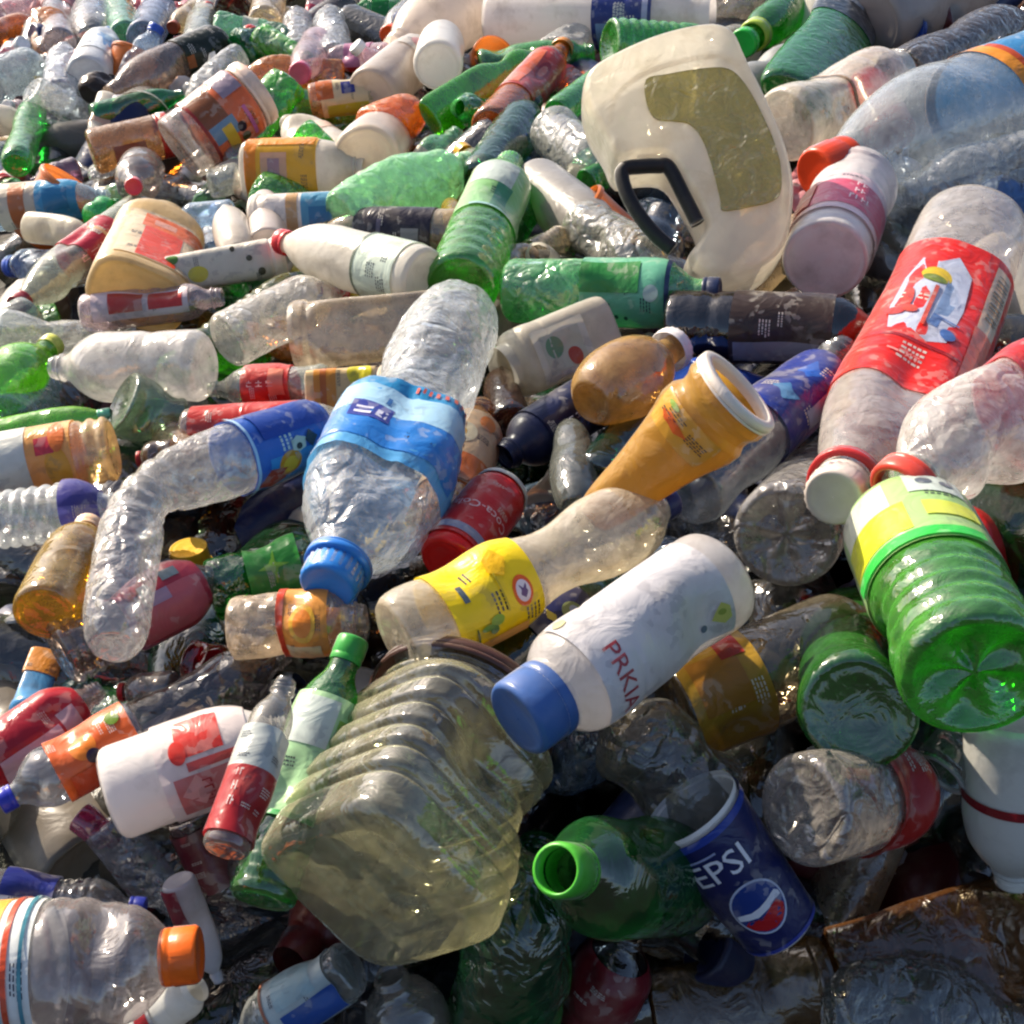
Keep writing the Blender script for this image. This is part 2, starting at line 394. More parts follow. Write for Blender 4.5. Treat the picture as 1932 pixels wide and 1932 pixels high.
def H(name, nick, tail, kind, A, B, w, mat, lift=1, dz=0, mid=None, bz=None, end=False, quick=False, **k):
    """a thing in the top layer: A = base, B = mouth (spots on the heap), w = breadth, lift = how high it rides"""
    COUNT[0] += 1; seed = k.pop('seed', COUNT[0])
    za, zb = 1 / invz(*A), 1 / invz(*B)
    zm = za if end else (za + zb) / 2; R = w / 2 * zm / F
    up = R * .35 + lift * .028
    za -= up; zb = zb - up + dz
    sk = {q: k.pop(q) for q in ('flat', 'sq', 'roll', 'ribs', 'crush', 'dents', 'facet') if q in k}
    zm = za if end else (za + zb) / 2; R = w / 2 * zm / F
    m = None
    if mid: m = P(mid[0], mid[1], (za + zb) / 2 - (bz or 0))
    clearish = mat.name.startswith('clear'); sk.setdefault('dents', 2 if clearish else 1); sk.setdefault('crush', .035 if clearish and kind != 'cup' else .012)
    if kind in ('cup', 'tub', 'can', 'jug', 'vase'): sk['dents'] = sk['dents'] if kind == 'jug' else (1 if kind == 'can' else 0)
    kink = k.pop('kink', 0); s = Shape(P(A[0], A[1], za), P(B[0], B[1], zb), R, kind, mid=m, seed=seed, **sk); s.kink = kink
    k.setdefault('group', None); capv = k.get('capv')
    hc = max(.012, R * .42)
    if kind in ('pet', 'water', 'tea', 'round', 'hour', 'oval', 'wide', 'squeezed') and not capv:
        t = min(.09, hc / s.L); k['capv'] = (1 - t * .9, 1 + t * .25)
    label = (nick + ' ' + tail).strip()
    cat = name.split('_')[-1].replace('canister', 'canister')
    o = make(name, k.pop('cat', cat), label, s, mat, **k)
    HEROES.append(((A[0] + B[0]) / 2, (A[1] + B[1]) / 2, nick)); 
    return o, s
# ------------------------------------------------------------------ the heap's own surface under everything
def build_ground():
    V, Fc = [], []; n = 90
    for j in range(n):
        for i in range(n):
            x = -1200 + 4600 * i / (n - 1); y = -650 + 3300 * j / (n - 1)
            q = P(x, y, depth(x, y) + .13)
            p = q + Vector((0, 0, .03 * noise.noise(q * 7)))
            V.append(p)
    for j in range(n - 1):
        for i in range(n - 1): Fc.append((j*n+i, j*n+i+1, (j+1)*n+i+1, (j+1)*n+i))
    m, nt_, N = new_mat('gap_shade_litter'); L = nt_.links.new
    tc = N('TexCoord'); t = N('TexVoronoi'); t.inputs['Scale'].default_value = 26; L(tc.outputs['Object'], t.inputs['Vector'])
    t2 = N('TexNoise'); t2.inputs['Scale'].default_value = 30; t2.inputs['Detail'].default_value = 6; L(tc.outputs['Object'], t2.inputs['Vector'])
    cr = N('ValToRGB'); cr.color_ramp.elements[0].color = (*h('0c0a08'), 1); cr.color_ramp.elements[1].color = (*h('2c261e'), 1); L(t2.outputs[0], cr.inputs[0])  # near-black tones paint in the shade of the gaps between bottles
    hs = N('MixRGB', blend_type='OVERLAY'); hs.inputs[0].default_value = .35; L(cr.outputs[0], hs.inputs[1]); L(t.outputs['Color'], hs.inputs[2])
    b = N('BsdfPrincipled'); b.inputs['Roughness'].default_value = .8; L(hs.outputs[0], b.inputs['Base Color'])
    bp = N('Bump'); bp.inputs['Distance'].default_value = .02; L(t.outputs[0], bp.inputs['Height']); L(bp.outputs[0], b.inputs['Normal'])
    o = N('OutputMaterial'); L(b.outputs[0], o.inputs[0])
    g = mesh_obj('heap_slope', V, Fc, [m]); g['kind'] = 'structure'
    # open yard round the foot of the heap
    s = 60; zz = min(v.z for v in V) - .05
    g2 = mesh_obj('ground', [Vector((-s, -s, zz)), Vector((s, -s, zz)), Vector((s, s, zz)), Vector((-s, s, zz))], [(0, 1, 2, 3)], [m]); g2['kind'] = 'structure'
build_ground()

G = {'green': C('4fae62', .34, '6fbf6c'), 'dgreen': C('1d6a3c', .22, '1f5a36'), 'lime': C('8fd84e', .34, '9fdc58'),
     'pgreen': C('a6dcae', .45, '93cf9c'), 'brown': C('6b3f22', .3, '6a4a30'), 'amber': C('d9a03c', .5, 'cf9438'),
     'clear': CLR(.3), 'clearh': CLR(.5), 'cleard': CLR(.14), 'grey': C('d5d7d6', .45, 'a9a7a4'), 'blue': C('cfe2f2', .36, 'a8c0d8'),
     'beige': C('ece0c8', .5, 'cfbb98'), 'pink': C('ead6da', .45, 'cdb2b6'), 'teal': C('3f9a84', .35, '4aa38c'),
     'olive': C('ddd8b0', .34, 'a89c6c', 1.0, .08), 'dark': C('8d8a88', .3, '4f4b48')}
B_, J_ = 'plastic_bottle', 'plastic_jar'
BAR = lambda u0, v0, n, col, st=5, hgt=.03: [('rect', u0 + st*i, u0 + st*i + (2.6 if i % 3 else 1.4), v0, v0 + hgt, col) for i in range(n)]
def scrawl(u0, v0, n, col, su=7, hv=.03, seed=1):
    r = random.Random(seed); out = []
    for i in range(n):
        u = u0 + su * i; k = r.random()
        out.append(('rect', u, u + su*.22, v0, v0 + hv, col))
        if k < .7: out.append(('rect', u, u + su*.7, v0 + hv*(.8 if k < .35 else .4), v0 + hv*(1.0 if k < .35 else .6), col))
    return out

# ================================================================== the big pieces in front
# bottle with blue film label, crumpled upper half, blue cap
H(B_, 'big crumpled clear bottle with a light blue label', 'and bright blue cap', 'squeezed', (872, 590), (622, 1098), 242, C('f2f6f8', .32, 'd4dade', .9, .06), lift=5, mid=(760, 825), bz=.03,
  crush=.27, dents=4, facet=12, nu=72, nv=96, cap='2f7fd0', capg=1.02, seed=51, lab=dict(v=(.45, .70), col='5aa6dc', off=.003, d=[('band', .45, .485, '2f8fc4'), ('rect', -70, 80, .575, .672, '2c80d2'), ('rect', -60, 75, .485, .575, 'a6cfe6'),
  ('rect', 22, 58, .555, .61, '35409a'), ('rect', 26, 36, .575, .60, 'e8e8f8'), ('rect', 40, 54, .575, .582, 'e8e8f8'), ('rect', 40, 54, .592, .60, 'e8e8f8'), ('rect', 30, 34, .52, .545, '2f6aa8')] + [('rect', -a - 3.5, -a, .457, .472, 'd8604c') for a in range(-10, 80, 8)]), ring=('2a74c8', .955, .972, 1.2))
# hourglass clear bottle with yellow label
H(B_, 'clear waisted bottle with a bright yellow label', 'lying across the dark green bottle', 'hour', (745, 1207), (1262, 948), 168, C('efeadc', .55, 'd8ccb4', .5), lift=5.2, nu=48, nv=60, seed=7, flat=.8, dents=1,
  cap='2a2f66', lab=dict(v=(.14, .43), col='f6d818', d=[('ell', 16, .365, 20, .032, 'e8641e'), ('ell', 16, .365, 14, .023, 'e9e3ea'), ('poly', 16, .366, [(9,.0),(3,.012),(-8,.012),(-3,0),(-9,-.01),(4,-.012)], '6a4a80'), ('rect', 34, 60, .19, .196, '4c6a20'),
  ('ell', 34, .26, 7, .022, '8fb834'), ('ell', 44, .245, 6, .014, '4c8a2c'), ('ell', 38, .225, 4, .02, '6aa02c'), ('rect', -40, 30, .30, .306, 'c8b020'), ('rect', -26, 0, .187, .205, '4a5a6a'), ('rect', 55, 72, .2, .36, 'e8b060'), ('poly', -30, .33, [(20,0),(0,.03),(-22,.01),(-12,-.03),(8,-.04)], 'e6b81a')]))
# milk bottle with blue cap
H(B_, 'large milky white bottle with a dull blue cap', 'and red lettering near its shoulder', 'milk', (1352, 1090), (1012, 1332), 212, M('d4d1d2', .55, .1, '988a74', .28, .4, .5), lift=5, nu=48, nv=56, cap='3a5e9c', capg=1.04, capv=(.925, 1.10), knurl=.0, seed=12, dents=2,
  lab=dict(v=(.13, .83), u=(-72, 74), plain=1, col='cdcbcf', wear=.3, d=[('text', 'PRKIA', -28, .735, .36, 180, 'a8434a'), ('ell', 60, .79, 6, .03, 'd8cf8e'), ('ell', -52, .27, 5, .016, '6a7684'), ('poly', -40, .18, [(14,0),(4,.03),(-6,.05),(-14,0),(-8,-.03),(6,-.03)], 'd9d36a'), ('ell', -38, .185, 4, .016, 'a8b040')]))
# square ribbed jug
H('plastic_canister', 'huge ribbed yellowish water canister', 'standing out of the heap, its base towards us', 'jug', (702, 1694), (872, 1345), 400, C('dfe0c8', .32, 'bcb798', .45, .07), lift=5.5, dz=.085, end=True, sq=5, roll=30, ribs=(.16, .95, 6, .085), crush=.03, dents=1, facet=5, nu=88, nv=110, conc=.14, cap='4a3028', capv=(.95, 1.03), capg=1.16, knurl=0, seed=5)
# soft drink cup
def pepsi():
    o, s = H('paper_cup', 'dark blue paper cup', 'with white letters and a round red, white and blue emblem', 'cup', (1474, 1750), (1300, 1522), 188, M('e4e2e0', .3, 0, 'a09c94', .4), lift=5, dz=.022, nu=56, nv=40, seed=3, conc=.1, group=None,
      lab=dict(v=(.03, .95), plain=1, col='10205a', off=.0015, d=[('band', .03, .055, '2d3f9c'), ('band', .90, .95, '2443a0'), ('text', 'PEPSI', -26, .70, .56, 0, 'f0f0f6'),
        ('rect', -64, -8, .815, .83, 'aab4d8'), ('ell', -6, .36, 34, .19, 'c8d0e4'), ('ell', -6, .36, 31.5, .175, '163a86'),
        ('poly', -6, .29, [(27,.0),(22,.05),(10,.035),(0,.01),(-10,0),(-22,.02),(-28,0),(-22,-.05),(-10,-.088),(2,-.098),(14,-.08),(23,-.04)], 'c01824'),
        ('poly', -6, .345, [(30,.03),(26,.055),(12,.035),(0,.02),(-12,.015),(-30,.03),(-30,-.01),(-20,-.022),(-8,-.035),(8,-.02),(20,0),(30,0)], 'e6e6ec')]))
    return s
pepsi()
# green bottle on the far side: base towards us, neck up the heap
H(B_, 'thick bright green bottle with ribbed foot', 'and yellow-green label, base towards us', 'tea', (1845, 1280), (1680, 935), 290, C('4fb83e', .42, '63b94a', .5, .07), lift=6, dz=.045, end=True, ribs=(.06, .34, 4, .05), nu=64, nv=80, star=.16, conc=.16, seed=31,
  lab=dict(v=(.38, .86), col='a4cc80', d=[('rect', -66, 6, .45, .60, 'd8dc2c'), ('rect', -62, -4, .60, .74, 'd9dcc8'), ('rect', 14, 62, .64, .76, 'c4cfca'), ('rect', 20, 66, .5, .58, 'cfd84a'), ('ell', 30, .70, 7, .018, '5a6470'), ('ell', 48, .69, 6, .016, '66707c'), ('rect', -66, 60, .385, .43, '35c04a')]))
H(B_, 'dull green bottle seen from its flat base', 'under the thick bright green one', 'tea', (1620, 1345), (1600, 1160), 236, C('2f7a2c', .6, '357a2c', .4), lift=4.5, dz=.2, end=True, nu=48, nv=30, conc=.12, seed=32)
# red label bottle
H(B_, 'tall milky bottle with a red label, pale blue panel', 'and barcode strip', 'wide', (1842, 408), (1575, 935), 236, C('f2efea', .42, 'd8d0c8', .5), lift=5, mid=(1728, 690), flat=.75, dents=2, crush=.05, nu=60, nv=64, seed=9, cap='cfc4bc', ring=('b02a2c', .945, .96, 1.5), conc=.1,
  lab=dict(v=(.2, .68), col='e6281c', d=[('poly', 12, .40, [(36,.05),(28,.13),(8,.12),(-10,.14),(-28,.12),(-34,0),(-30,-.11),(-10,-.15),(6,-.12),(24,-.13),(34,-.06)], 'c3cde2'), ('poly', -4, .38, [(10,.07),(-4,.06),(-10,0),(-2,-.05),(8,-.06)], '8fa8cc'), ('poly', 2, .47, [(6,.02),(-4,.02),(-6,-.02),(4,-.02)], '5c7cb4'),
   ('ell', 16, .325, 15, .024, 'e2c02c'), ('ell', 17, .338, 12, .012, '7a8a30'), ('rect', -62, -38, .225, .42, 'f0d8b0'), ('rect', -62, -36, .42, .66, 'f08468'), ('ell', 33, .43, 5, .045, 'c0402c'), ('ell', 40, .47, 9, .014, 'b83a30'), ('ell', 27, .46, 7, .012, 'c8503c'), ('rect', 10, 14, .36, .5, 'c8503c'), ('ell', -14, .50, 8, .016, '4c70b0'), ('rect', -22, 0, .455, .46, '5c7cb4'), ('rect', -34, 66, .55, .555, '8c1216'), ('rect', 22, 32, .60, .605, 'f0a8a0'), ('text', 'KT', 8, .60, .16, 180, 'f0a8a0')]
   + [('rect', -58, -42, .245 + .012*i, .245 + .012*i + (.006 if i % 3 else .003), '8c8068') for i in range(12)]))
H(B_, 'milky bottle with a gaping mouth and red collar', 'pushed in under the red-labelled bottle', 'wide', (2075, 735), (1702, 925), 250, C('f2f0ee', .5, 'dcd8d2', .8), lift=6, flat=.7, crush=.12, dents=3, nu=60, nv=60, seed=10, ring=('d2483a', .95, 1.02, 1.5), facet=5, mid=(1890, 790),
  lab=dict(v=(.0, .42), col='c8202c', d=[('rect', -60, 30, .30, .33, 'e8d0c8'), ('ell', 35, .3, 14, .06, 'e9e5e0')]))
# amber vase-like jar
H(J_, 'tapered ochre jar with a wide white-rimmed mouth', 'lying open', 'vase', (1118, 975), (1392, 738), 186, M('c89a40', .5, .14, 'a08650', .28, .6, .7), lift=5, dz=-.16, flat=.75, crush=.08, dents=2, ring=('e4d8cc', .96, 1.02, 1.04), nu=48, nv=50, seed=14,
  lab=dict(v=(.62, .80), u=(-60, 40), col='d8a03a', d=[('poly', -20, .70, [(24,0),(8,.02),(-10,.035),(-24,.01),(-14,-.02),(8,-.03)], 'd9622c'), ('ell', -34, .77, 10, .015, '8fae4a')]))
# round orange bottle
H(B_, 'squat round bottle of orange drink with a white cap', '', 'round', (1112, 762), (1272, 656), 158, C('c0a470', .8, 'b08c50', .4, .12), lift=4.5, nu=40, nv=40, cap='dcd8d8', capg=1.6, seed=15, crush=.03)
# clear jar seen from its base, silver
H(J_, 'clear jar with a crinkled oval base', 'shining beside the dark blue cup', 'wide', (1512, 1530), (1745, 1480), 214, C('e9e6e2', .55, 'aaa49c', 1.0, .06), lift=5, dz=.06, end=True, flat=1, nu=56, nv=50, crush=.05, seed=17, conc=.08,
  lab=dict(v=(.42, .86), col='b02622', off=.002, d=[*scrawl(-56, 0.52, 2, 'e0a898', 8, .05, -45), *scrawl(-56, 0.60, 2, 'e0a898', 8, .05, -48), *scrawl(-56, 0.68, 2, 'e0a898', 8, .04, -45), ('rect', -90, 90, .84, .86, 'd8d4d0')]))
H(J_, 'clear ring-mouthed jar', 'half hidden under the dull green bottle', 'jar', (1830, 1400), (1775, 1462), 120, C('dfe2df', .4, '9aa09c'), lift=3, dz=-.01, ring=('c9cdca', .93, 1.0, 1.0), seed=18)
# bottle end with dusty base
H(B_, 'clear bottle with a dusty round base', 'facing us', 'tea', (1482, 1012), (1560, 900), 206, C('c8c8c6', .8, '96928e', 1.0, .08), lift=3, dz=.12, end=True, star=.12, conc=.14, nu=60, seed=19)
# dark green bottle mouth and neighbour
H(B_, 'dark green bottle with a bright green ring round its open mouth', '', 'pet', (1275, 1655), (1062, 1642), 238, C('2c8444', .32, '2c7038', .3, .05), lift=3, dz=-.11, nu=48, nv=60, seed=20, ring=('4cae34', .90, 1.05, 1.3))
H(B_, 'long dark green bottle full of dents', 'beneath the ring-mouthed one', 'pet', (925, 1990), (1020, 1590), 236, C('34905a', .32, '30744a', .8, .05), lift=2.5, crush=.16, dents=4, facet=8, nu=64, nv=80, seed=21)
# white base-on bottle with red art
H(B_, 'white bottle with pink and red printing', 'beside the red and white wrapped bottle', 'wide', (208, 1500), (545, 1378), 178, M('eee9e6', .4, .03), lift=4, nu=48, nv=50, seed=22, dents=1, conc=.05,
  lab=dict(v=(.30, .80), col='e9dcd8', d=[('rect', -60, -10, .42, .66, 'd64038'), ('rect', 10, 60, .36, .7, 'cf7a78'), ('ell', -18, .42, 14, .045, 'dc3428'), ('rect', -4, 6, .45, .72, 'c8504c'), ('poly', 30, .48, [(20,0),(0,.06),(-20,0),(0,-.1)], 'e8aaa4')] + scrawl(18, .5, 5, 'a83038', 8, .05, 4)))
H(B_, 'green bottle with a pale mint label strip and green cap', 'beside the ribbed canister', 'tea', (492, 1700), (664, 1215), 124, C('4aa84e', .28, '62b25c', .6, .07), lift=5, nu=44, nv=60, seed=23, cap='35a040', ribs=(.04, .24, 4, .05), mid=(572, 1462),
  lab=dict(v=(.30, .78), u=(-90, 46), col='b4e0aa', d=[('rect', -60, 20, .58, .76, 'cfd9d4'), ('rect', 26, 44, .4, .7, '86b84c'), ('rect', -88, 40, .3, .32, '2fae58')]))
H(B_, 'slim red-wrapped bottle with a grey-white band', 'between the white bottle and the mint-labelled one', 'tea', (424, 1606), (540, 1285), 88, C('d8d8d4', .4, '9c9890'), lift=6.5, seed=24, nu=32, nv=40,
  lab=[dict(v=(.06, .42), col='a8262c', d=[*scrawl(-33, 0.19, 2, 'e0d8d4', 8, .05, -21), *scrawl(-33, 0.27, 2, 'e0d8d4', 8, .05, -25), *scrawl(-33, 0.35, 2, 'e0d8d4', 8, .04, -22)]), dict(v=(.42, .66), col='b9c0bd')])
# 5 litre bottle with orange cap
H('plastic_canister', 'large clear water bottle with an orange cap', 'and ribbed shoulders', 'wide', (-95, 1852), (352, 1802), 262, C('e4e2e2', .3, 'b0a8a8', .5, .06), lift=6, nu=56, nv=70, ribs=(.36, .80, 4, .035), seed=25, cap='e86a1c', capg=1.2, capv=(.90, 1.06),
  lab=dict(v=(.02, .42), col='dfe4e2', d=[('rect', -110, 20, .02, .28, 'f0b040'), ('rect', 20, 110, .02, .3, '5ab8e4'), ('band', .31, .335, 'cc5030'), ('band', .38, .395, '4d8a9a')]), cat='bottle')
H(B_, 'green bottle with a dark navy and gold label', 'under the yellow-labelled bottle', 'pet', (872, 1320), (1190, 1085), 150, C('14603a', .3, '17502f'), lift=2.5, seed=26, nu=44, nv=50,
  lab=dict(v=(.36, .66), col='1c2252', d=[('ell', -5, .55, 18, .045, '7f8a5c'), ('ell', -5, .56, 10, .02, '98a0b8'), ('poly', -20, .46, [(14,0),(4,.02),(-12,.01),(0,-.02)], 'b8a848')]))
# big water bottle upper corner
H('plastic_canister', 'very large clear water bottle with a red-orange cap', 'and blue and orange label', 'wide', (2090, 95), (1548, 325), 226, C('e6ecf0', .38, 'b6bcc0', .4, .06), lift=5, nu=56, nv=60, seed=27, cap='d2401c', capg=1.2, capv=(.925, 1.015),
  lab=dict(v=(.02, .50), col='3f86bc', d=[('band', .465, .50, 'e89434'), ('rect', -60, 70, .455, .47, 'c4502c'), ('rect', -60, 60, .36, .375, '7cb4d8'), ('poly', 40, .3, [(30,0),(10,.06),(-20,.03),(-10,-.05)], 'cfe0e8')] + scrawl(-20, .2, 7, '28507c', 8, .05)), cat='bottle')
H(B_, 'clear crinkled bottle with deep rings', 'under the very large water bottle', 'water', (2030, 285), (1700, 370), 128, C('dde0e4', .45, 'a0a4a8', .8, .08), lift=3, ribs=(.1, .6, 7, .12), crush=.08, nu=48, nv=60, seed=28)
H('yoghurt_tub', 'white ribbed tub with a pink and red label', 'base towards us', 'tub', (1555, 492), (1612, 352), 172, M('e6e2e2', .45, .03, '8c8480', .3, .4, .5), lift=4, dz=.02, end=True, nu=48, nv=44, seed=29, conc=.08, ribs=(.55, .9, 3, .04),
  lab=dict(v=(.14, .62), col='e4c8cc', off=.002, d=[('rect', -70, 80, .2, .5, 'd0506c'), *scrawl(-2, 0.28, 4, 'f0e4e6', 8, .05, 14), *scrawl(2, 0.36, 2, 'f0e4e6', 8, .05, 10), *scrawl(2, 0.44, 2, 'f0e4e6', 8, .04, 13), ('rect', -95, -50, .2, .5, 'c86a50')]))
H(B_, 'cream white bottle with two thin dark rings', 'near the very large water bottle', 'milk', (1478, 238), (1690, 138), 138, C('ece8de', .7, 'd4ccbe', .6), lift=4, nu=40, nv=44, seed=30, ring=('8a8680', .93, 1.04, .8), conc=.04, lab=dict(v=(.38, .40), col='7c6a5a', d=[('band', .385, .395, 'b89a78')]))
H(B_, 'bright green bottle with white shoulder print', 'pointing up the heap', 'tea', (868, 545), (962, 310), 128, C('5cba4a', .34, '73bf5a', .5, .06), lift=5, nu=48, nv=60, seed=33, ribs=(.05, .32, 4, .06), cap='62b84c', capg=1.0,
  lab=dict(v=(.36, .74), u=(-70, 74), col='8cc07a', d=[('rect', -60, 20, .58, .73, 'c4cfc8'), ('rect', -8, 26, .38, .58, '3a8a62'), ('rect', -40, 40, .36, .375, 'a8cfd0')]))
H(B_, 'pale green bottle with a minty dotted label', 'below the milky jug', 'tea', (958, 548), (1352, 556), 124, C('8ed4a0', .4, '8fcf96', .9, .06), lift=4, nu=52, nv=60, seed=34, crush=.06, dents=1, facet=8, cap='1f2a4a',
  lab=dict(v=(.38, .80), col='6fb898', d=[('ell', 50, .42 + .045*i, 4, .010, '2d5a50') for i in range(5)] + [('rect', -60, 0, .38, .66, '358a44'), ('ell', 0, .72, 14, .035, 'a8bcb8'), ('rect', -90, 80, .78, .80, '2a3858')]))
H(B_, 'black-brown bottle with glassy highlights', 'behind the round orange one', 'tea', (1262, 612), (1690, 634), 136, C('4a2e20', .4, '2c201a', .3, .05), lift=3, nu=44, nv=44, seed=35, ribs=(.16, .24, 1, .08), conc=.05, lab=dict(v=(.30, .74), col='3c302c', d=[('rect', 22, 60, .32, .7, '8c8c98')]))
H(B_, 'clear bottle with a navy and blue label', 'wedged beside the ochre jar', 'tea', (1300, 935), (1592, 660), 140, C('c8ccd0', .35, '7c8084', .6), lift=3.5, nu=44, nv=50, seed=36, crush=.06,
  lab=dict(v=(.38, .82), col='1c2f86', d=[('poly', 0, .66, [(40,0),(20,.05),(-20,.08),(-40,0),(-10,-.04)], '2f62c0'), ('poly', -20, .5, [(30,0),(0,.04),(-20,.0),(10,-.05)], '4a86b8'), ('rect', 30, 60, .5, .78, 'a0aac8')]))
H(B_, 'bent clear bottle with a blue label and orange fruit', 'kinked at its waist', 'tube', (216, 1222), (640, 795), 124, C('e9eaec', .36, 'c0bdb8', .8, .06), lift=5, mid=(262, 930), kink=.40, bz=.015, nu=56, nv=110, seed=37, crush=.10, facet=9, ribs=(.30, .50, 4, .10), conc=.1, closetop=True,
  lab=dict(v=(.66, .92), col='2f5cb4', d=[('rect', 20, 90, .70, .90, '3f8cc8'), ('ell', 36, .76, 20, .035, 'e08a1c'), ('ell', 38, .76, 13, .024, 'f0b83c'), ('poly', 56, .72, [(20,0),(4,.03),(-16,.03),(-20,-.02),(6,-.05)], 'b8402c'), ('poly', 10, .79, [(12,0),(8,.02),(-6,.024),(-12,.0),(-6,-.02),(8,-.02)], 'cfc8b8'), ('ell', 14, .79, 5, .009, '2a2430'), ('poly', 8, .83, [(14,0),(0,.02),(-14,0),(0,-.02)], '2a2a3c'), ('rect', -70, -10, .70, .90, '28489c'), ('rect', -90, 90, .66, .668, 'a8c8e0')]))
H(B_, 'crushed clear bottle with a fruit-print orange label', 'beside the blue cap', 'tea', (440, 1185), (690, 1168), 124, C('ece4d8', .5, 'd0bca0', .9, .06), lift=4, nu=52, nv=56, crush=.16, facet=9, seed=38,
  lab=dict(v=(.38, .76), col='e29a48', d=[('band', .38, .43, 'd4482c'), ('ell', 0, .58, 34, .10, 'e6b23c'), ('ell', 0, .58, 24, .07, 'e0842a'), ('rect', 40, 80, .44, .7, 'e8d8b0')]))
H(B_, 'grey ribbed bottle with a pink-red wrapper', 'under the bent bottle', 'water', (112, 1236), (430, 1072), 128, C('c8c4c2', .4, '7c7672', .7), lift=3.5, ribs=(.04, .40, 6, .08), nu=44, nv=60, seed=39, crush=.05,
  lab=dict(v=(.34, .82), col='b8384a', d=[('rect', -20, 60, .4, .78, 'd06a70'), ('rect', -40, -20, .46, .52, 'c8ccd0'), ('rect', -50, -30, .6, .7, '6a7a84'), ('rect', -20, 0, .36, .6, 'b89ab0'), ('ell', -40, .42, 14, .04, 'c01010')]))
H(B_, 'red-labelled bottle with white panels', 'at the heap edge below the blue scrap', 'pet', (-70, 1475), (190, 1300), 118, C('e4dcdc', .4, 'b8a8a8'), lift=3, seed=40, lab=dict(v=(.15, .84), col='b8303c', d=[('rect', 10, 80, .2, .62, 'e2c8d4'), ('rect', -10, 80, .64, .76, 'c8a8b0'), ('rect', -60, 0, .2, .55, 'a02030')]))
H(B_, 'bottle in an orange fruit wrapper with a blue cap', 'tucked against the white printed bottle', 'water', (265, 1372), (5, 1512), 118, C('c0c4cc', .4, '80848c'), lift=4, seed=41, cap='2a34a8', lab=dict(v=(.05, .62), col='e0642c', d=[('ell', 20, .4, 26, .09, 'f08a30'), ('ell', -5, .36, 13, .05, '2c1a38'), ('ell', 40, .15, 14, .05, '6a8a2c'), ('rect', -70, -20, .1, .56, 'c84820')]))
H(B_, 'ribbed clear bottle with a violet-blue band', 'lying level', 'water', (-60, 990), (235, 950), 112, C('eef0f0', .45, 'ccd0d0', .6, .08), lift=4, ribs=(.05, .60, 7, .09), nu=44, nv=70, seed=42, lab=dict(v=(.64, .86), col='6a66b4', d=[('rect', -90, -10, .64, .86, '4a4690'), ('rect', 30, 60, .66, .8, 'a09cd0')]))
H(B_, 'yellow oil bottle with a cream cap', 'below the level ribbed bottle', 'wide', (85, 1160), (168, 992), 122, C('d0b050', .45, 'b09438', .4), lift=5, seed=43, cap='ecc8a4', capg=1.35, crush=.06)
H(B_, 'bottle with an orange-grape label and ringed beige foot', '', 'water', (215, 845), (-85, 900), 128, C('ecd8b0', .5, 'd8b880', .5), lift=4, ribs=(.03, .2, 2, .10), conc=.14, seed=44, nu=44, nv=50,
  lab=dict(v=(.22, .80), col='e8a860', d=[('ell', -20, .32, 40, .08, 'e0a030'), ('rect', 10, 40, .32, .44, 'c83848'), ('rect', -80, 80, .50, .8, 'd8dcd4'), ('ell', 40, .3, 30, .05, 'e07838')]))
H(B_, 'lime green bottle, swollen and bright', 'above the grape label', 'round', (-50, 770), (100, 650), 120, G['lime'], lift=3, seed=45, cap='cfd060')
H(B_, 'thin lime green bottle with a teal neck', '', 'wide', (-40, 830), (205, 782), 66, G['lime'], lift=3, seed=46, cap='6cc0a0')
H(B_, 'milky bottle with a rounded foot and pinched neck', 'lying over the green-ribbed one', 'pet', (392, 690), (100, 694), 134, C('eceae6', .6, 'd8d4d0', .4), lift=4.5, nu=48, nv=50, seed=47, crush=.04, dents=2, conc=.02)
H(B_, 'murky grey-green bottle showing its domed base', '', 'tea', (228, 758), (352, 812), 126, C('a8bca8', .45, '80907c', .5), lift=4, dz=.08, end=True, seed=48, conc=.16)
H(B_, 'dark green ribbed bottle with a beige end', 'beside the sparkling clear bottle', 'water', (352, 672), (600, 505), 66, C('3c8a4c', .4, '8c8a60'), lift=3, ribs=(.05, .62, 9, .14), nv=80, seed=49)
H(B_, 'sparkling clear bottle with crinkled flanks', '', 'water', (425, 645), (640, 540), 108, C('f0eeea', .5, 'd0ccc4', 1.0, .06), lift=4, crush=.10, facet=9, seed=50, nu=44, nv=50)
H('plastic_tray', 'long beige see-through tub with a rim', 'behind the crumpled clear bottle', 'tub', (905, 600), (556, 636), 128, C('d8ccb4', .6, 'b8a88c', .3), lift=4, sq=7, roll=0, flat=.6, nu=56, nv=30, seed=52, cat='tub', conc=.06)
H('drinks_carton', 'striped orange and white carton with a yellow dot', 'under the long beige tub', 'tub', (585, 748), (735, 742), 100, M('d8c8b0', .3, 0), lift=3, sq=8, flat=.7, nu=48, seed=53, cat='carton', lab=dict(v=(.02, .88), u=(-80, 80), col='d8bc88', d=[('rect', -70, 80, .12, .4, 'd08a2c'), ('rect', -70, 80, .2, .28, 'b86420'), ('ell', -40, .7, 24, .16, 'd8cc1c'), ('rect', -10, 80, .5, .56, 'c8a860')]))
H(B_, 'clear bottle with a red and white lettered label', 'touching the striped carton', 'pet', (625, 726), (395, 735), 84, C('dce0d8', .4, 'b0b4a8'), lift=3.2, seed=54, lab=dict(v=(.3, .68), col='c42e28', d=[('rect', -30, 50, .34, .46, 'e88a70'), *scrawl(2, 0.42, 2, 'e8c0b8', 8, .05, 15), *scrawl(2, 0.50, 2, 'e8c0b8', 8, .05, 10), *scrawl(2, 0.58, 2, 'e8c0b8', 8, .04, 13)]))
